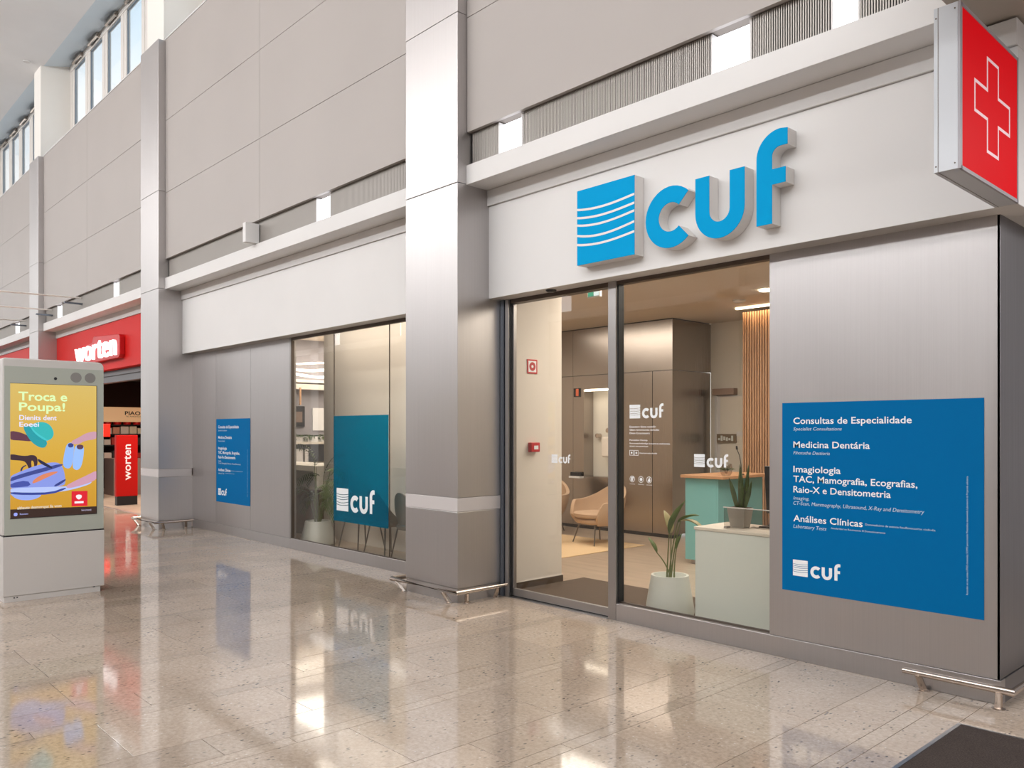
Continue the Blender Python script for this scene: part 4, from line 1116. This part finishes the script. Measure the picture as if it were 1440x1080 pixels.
# display shelf with header board
t = thing('display_shelf', 'shop display shelf with a tan header board behind the red totem', 'shelf', (-22.3, 7.3, 0))
obj('header_board', box(-22.30, -22.25, 6.45, 8.6, 1.72, 2.10), pmat('tan_board', srgb(224, 184, 138), 0.6, emit=srgb(224, 184, 138), es=0.25), t)
text('lettering', 'PIAOKNEE', facingx(-22.249), 6.98, 1.90, 0.82, 0.10, M['black'], t, off=0.02)
text('lettering', 'TE ARRENZA TUBACOTES', facingx(-22.249), 7.0, 1.845, 0.80, 0.035, M['black'], t)
for z_ in (0.35, 0.75, 1.1, 1.38, 1.62):
    obj('shelf_board', box(-22.7, -22.26, 6.4, 8.6, z_, z_ + 0.03), M['black'], t)
obj('back_panel', box(-22.74, -22.70, 6.4, 8.6, 0, 2.1), pmat('shelf_back', srgb(60, 44, 38), 0.8), t)
rr = random.Random(9); k = 0
ORD = ['first', 'second', 'third', 'fourth', 'fifth', 'sixth', 'seventh', 'eighth', 'ninth', 'tenth']
for z_, nm in ((1.651, 'red_kettle'), (1.411, 'white_box'), (1.131, 'white_box'), (0.781, 'white_box')):
    y_ = 6.50; q_ = 0
    while y_ < 7.75:
        if nm == 'red_kettle':
            tag(obj('kettle', MB().lathe([(0.085, 0), (0.10, 0.05), (0.085, 0.12), (0.03, 0.15), (0.025, 0.165), (0.001, 0.17)], -22.40, y_ + 0.1, 16, z_), pmat('kettle_red', srgb(206, 30, 30), 0.3) if k == 0 else bpy.data.materials['kettle_red'], smooth=True), ORD[q_] + ' round red kettle from the left on the top shelf under the tan header board', 'kettle', 'red kettles on the shop shelf'); y_ += 0.24; q_ += 1
        else:
            w_ = rr.uniform(.14, .24); h_ = rr.uniform(.12, .2)
            cn_, c_ = rr.choice([('cream', (226, 214, 200)), ('grey', (200, 190, 180)), ('orange', (214, 150, 120)), ('black', (70, 60, 60)), ('red', (190, 62, 50)), ('ivory', (230, 220, 190))])
            mk = 'carton_%d' % c_[1]
            mm = bpy.data.materials.get(mk) or pmat(mk, srgb(*c_), 0.6)
            tag(obj('carton', box(-22.5, -22.32, y_, y_ + w_, z_, z_ + h_), mm, bevel=0.004), '%s carton, %s from the left on the %s shelf behind the totem' % (cn_, ORD[q_], {1.411: 'second highest', 1.131: 'middle', 0.781: 'second lowest'}[z_]), 'box', 'cartons on the shop shelf'); y_ += w_ + 0.03; q_ += 1
        k += 1
tag(obj('shop_counter', box(-20.6, -19.9, 6.0, 6.6, 0.0, 0.85), pmat('counter_taupe', srgb(120, 102, 94), 0.6), bevel=0.004), 'taupe shop counter block left of the red totem', 'counter')
tag(obj('shop_ceiling_light', MB().box(-19.6, -17.6, 7.5, 7.56, 3.16, 3.195), M['ledwhite']), 'long warm strip light in the shop ceiling', 'light')

# rods above the shop
for k, (x_, lab) in enumerate(((-17.21, 'rightmost'), (-19.35, 'middle'), (-21.67, 'leftmost'))):
    t = thing('banner_rod', lab + ' of the three thin white rods sticking out above the red shop', 'rod', (x_, 4.56, 3.95), 'thin rods sticking out above the red shop')
    # hang from the ledge top
    obj('rod', MB().tube([(x_, 4.60, 4.06), (x_, 3.0, 4.035)], 0.016, 8), M['winframe'], t, smooth=True)
    obj('end_knob', MB().lathe([(0.025, 0), (0.03, 0.03), (0.025, 0.06)], x_, 3.0, 12, 4.0), M['winframe'], t)
    obj('bracket', box(x_ - 0.03, x_ + 0.03, 4.3, 4.64, 3.93, 3.96), M['frame_blue'], t)
t = tag(obj('small_wall_box', box(-9.68, -9.60, 4.42, 4.60, 3.83, 4.075), M['white'], bevel=0.004), 'small white box fixed under the grey wall above the clinic window', 'box')  # plain white box projecting below the wall panels

# ------------------------------------------------------------------ advertising kiosk
KX = -8.18
t = thing('advertising_kiosk', 'pale grey digital advertising kiosk with a bright yellow screen', 'kiosk', (-8.33, 1.97, 0))
y0, y1 = 1.565, 2.385
obj('base_plinth', box(-8.46, KX - 0.005, y0 + 0.01, y1 - 0.035, 0, 0.048), M['kiosk'], t)
obj('lower_body', box(-8.48, KX, y0, y1, 0.05, 0.572), M['kiosk'], t, bevel=0.006)
# upper body with rounded top corners
mb = MB()
out = [(y0, 0.580), (y1, 0.580)] + arc(y1 - 0.05, 2.085, 0.05, 0, 90, 6) + arc(y0 + 0.02, 2.115, 0.02, 90, 180, 4)
mb.prism(out, facingx(-8.48), 0, 0.285)
ub = obj('upper_body', mb, M['kiosk'], t, bevel=0.012, seg=3)
mb = MB(); ins = [(y0 + 0.012, 0.585), (y1 - 0.008, 0.585), (y1 - 0.008, 2.062), (y0 + 0.012, 2.062)]
mb.prism(ins, facingx(KX - 0.014), 0, 0.014)
obj('glass_surround', mb, M['kioskf'], t)
obj('speaker_grille', MB().prism(arc(2.143, 1.984, 0.046, 0, 350, 30), facingx(KX), 0, 0.002), M['grille'], t)
obj('speaker_grille', MB().prism(arc(2.262, 1.984, 0.046, 0, 350, 30), facingx(KX), 0, 0.002), M['grille'], t)
obj('camera_lens', MB().prism(arc(1.974, 1.967, 0.013, 0, 345, 20), facingx(KX), 0, 0.003), M['black'], t)
sy0, sy1, sz0, sz1 = 1.620, 2.315, 0.731, 1.912
scr = obj('screen', box(KX - 0.002, KX + 0.002, sy0, sy1, sz0, sz1), emat(206, 168, 68, 1.0), t)
# vertical gradient of the screen picture
m = scr.data.materials[0]
nd = N(m, 'ShaderNodeNewGeometry'); sx_ = N(m, 'ShaderNodeSeparateXYZ'); L(m, nd.outputs['Position'], sx_.inputs[0])
L(m, ramp(m, maprange(m, sx_.outputs['Z'], 0.73, 1.912, 0, 1), [(0.0, srgb(196, 140, 30)), (0.5, srgb(208, 164, 56)), (1.0, srgb(208, 178, 96))]), B(m).inputs['Emission Color'])
sf = facingx(KX + 0.002)
def SP(x, y):
    u = (x - 73) / 624.0; tp = 38 + 30 * u; bt = 1027 - 39 * u
    return (sy0 + u * (sy1 - sy0), sz1 - (y - tp) / (bt - tp) * (sz1 - sz0))
lay = [0.0004]
def art(name, pts, mat):
    lay[0] += 0.00012
    o = obj(name, MB().prism([SP(*p) for p in pts], sf, lay[0], lay[0] + 0.0001), mat, scr); return o
def smoothp(pts, k=2):
    for _ in range(k):
        q = []
        for i in range(len(pts)):
            a, b = pts[i], pts[(i + 1) % len(pts)]
            q += [(a[0] * .75 + b[0] * .25, a[1] * .75 + b[1] * .25), (a[0] * .25 + b[0] * .75, a[1] * .25 + b[1] * .75)]
        pts = q
    return [(min(max(x, 74), 696), y) for x, y in pts]
art('bottom_bar', [(73, 960), (697, 938), (697, 988), (73, 1027)], emat(48, 26, 18))
art('arm', smoothp([(60, 382), (150, 398), (225, 440), (222, 466), (150, 458), (60, 452)]), emat(92, 48, 66))
art('hat_brim', smoothp([(158, 352), (200, 345), (250, 400), (335, 462), (322, 508), (285, 514), (225, 478), (180, 410)]), emat(24, 150, 160))
art('hat_crown', smoothp([(205, 345), (285, 318), (350, 340), (382, 400), (368, 445), (330, 462), (265, 430), (225, 385)]), emat(44, 176, 176))
art('hat_band', smoothp([(205, 350), (215, 348), (250, 400), (338, 456), (335, 464), (300, 452), (235, 400)], 1), emat(60, 190, 196))
art('forearm', smoothp([(60, 550), (170, 573), (230, 560), (262, 580), (262, 640), (238, 655), (236, 610), (215, 600), (222, 668), (205, 678), (180, 610), (130, 602), (60, 598)]), emat(54, 30, 44))
art('bag_body', smoothp([(60, 722), (150, 680), (250, 640), (385, 612), (445, 640), (468, 770), (440, 790), (300, 810), (120, 815), (60, 800)]), emat(132, 148, 222))
art('bag_dark_trim', smoothp([(60, 735), (150, 700), (290, 660), (430, 628), (452, 640), (330, 680), (180, 720), (60, 760)], 1), emat(54, 66, 138))
art('bag_handle', smoothp([(265, 590), (300, 610), (372, 655), (360, 665), (290, 632), (262, 605)], 1), emat(28, 30, 62))
art('bag_handle', smoothp([(140, 680), (150, 650), (185, 632), (182, 642), (160, 655), (152, 682)], 1), emat(30, 34, 80))
art('bag_dark_patch', smoothp([(73, 770), (190, 745), (220, 790), (110, 800), (73, 800)], 1), emat(62, 76, 160))  # darker blue patch of the bag artwork
art('orange_patch', smoothp([(222, 772), (235, 742), (300, 702), (380, 684), (420, 686), (330, 728), (245, 768)]), emat(214, 128, 92))
art('bag_dark_trim', smoothp([(370, 790), (465, 735), (466, 752), (400, 795)], 1), emat(48, 60, 130))
art('bag_strap', smoothp([(60, 808), (180, 800), (440, 795), (560, 785), (660, 755), (655, 775), (560, 805), (440, 832), (300, 840), (180, 838), (60, 836)]), emat(176, 192, 240))
art('bag_foot', smoothp([(73, 830), (180, 845), (300, 850), (262, 880), (200, 895), (120, 888), (73, 850)]), emat(146, 166, 234))
art('bag_dark_trim', smoothp([(73, 832), (180, 838), (360, 836), (460, 800), (470, 812), (360, 852), (180, 856), (73, 848)], 1), emat(50, 66, 146))
art('sandal', smoothp([(475, 475), (528, 478), (524, 560), (510, 650), (480, 668), (442, 645), (452, 560)]), emat(140, 178, 240))
art('sandal', smoothp([(535, 490), (603, 492), (598, 580), (580, 655), (548, 680), (512, 658), (522, 570)]), emat(150, 186, 242))
art('sandal_opening', smoothp([(480, 480), (524, 480), (520, 510), (484, 512)]), emat(52, 60, 128))
art('sandal_opening', smoothp([(545, 490), (600, 492), (592, 526), (548, 524)]), emat(84, 52, 74))
art('hand', smoothp([(710, 392), (620, 405), (560, 440), (510, 462), (505, 485), (560, 490), (606, 462), (710, 450)]), emat(196, 150, 166))
art('hand', smoothp([(710, 672), (620, 715), (540, 750), (462, 790), (480, 810), (560, 792), (640, 770), (710, 735)]), emat(200, 150, 172))
red_ = art('red_square', [(508, 829), (628, 826), (628, 935), (508, 939)], emat(214, 18, 42))
art('heart_mark', smoothp([(540, 858), (565, 852), (585, 858), (584, 876), (562, 892), (542, 876)], 1), emat(240, 232, 236))
art('name_bar', smoothp([(530, 903), (598, 900), (598, 915), (530, 918)], 0), emat(240, 232, 236))
art('round_icon', smoothp([(96, 985), (122, 983), (122, 1008), (96, 1010)]), emat(150, 160, 240))
def stext(s, x, y, xe, capx, mat, off=0.0):
    lay[0] += 0.00012
    p = SP(x, y); q = SP(xe, y); c = SP(x, y - capx)
    text('lettering', s, sf, p[0], p[1], q[0] - p[0], c[1] - p[1], mat, scr, off=off, depth=lay[0])
lay[0] += 0.0002
stext('Troca e', 128, 163, 476, 66, emat(216, 246, 178), 0.02)
stext('Poupa!', 132, 238, 460, 62, emat(216, 246, 178), 0.02)
stext('Dienits dent', 134, 307, 398, 38, emat(222, 222, 252), 0.015)
stext('Eoeei', 134, 355, 272, 36, emat(222, 222, 252), 0.015)
stext('althauto deamorupat lle wom', 120, 960, 434, 22, emat(214, 206, 190), 0.02)
stext('Rosooeoo', 138, 1000, 195, 12, emat(170, 176, 236), 0.01)
stext('Sudo (rotaoti)', 582, 972, 656, 12, emat(200, 190, 220), 0.01)
rim = MB().box(KX, KX + 0.0025, sy1, sy1 + 0.005, sz0, sz1).box(KX, KX + .0025, sy0 - .003, sy1 + .005, sz0 - 0.006, sz0).box(KX, KX + .0025, sy0 - .003, sy1 + .005, sz1, sz1 + 0.003)
obj('screen_rim', rim, M['black'], t)
obj('seam', box(-8.47, KX - 0.004, y0 + 0.004, y1 - 0.004, 0.571, 0.581), M['black'], t)
mb = MB()
for yy, zz in ((1.645, 0.030), (1.668, 0.031)): mb.box(KX - 0.006, KX - 0.003, yy, yy + 0.012, zz, zz + 0.010)
mb.box(KX - 0.006, KX + 0.001, 2.285, 2.305, 0.046, 0.053)
obj('screws', mb, M['black'], t)
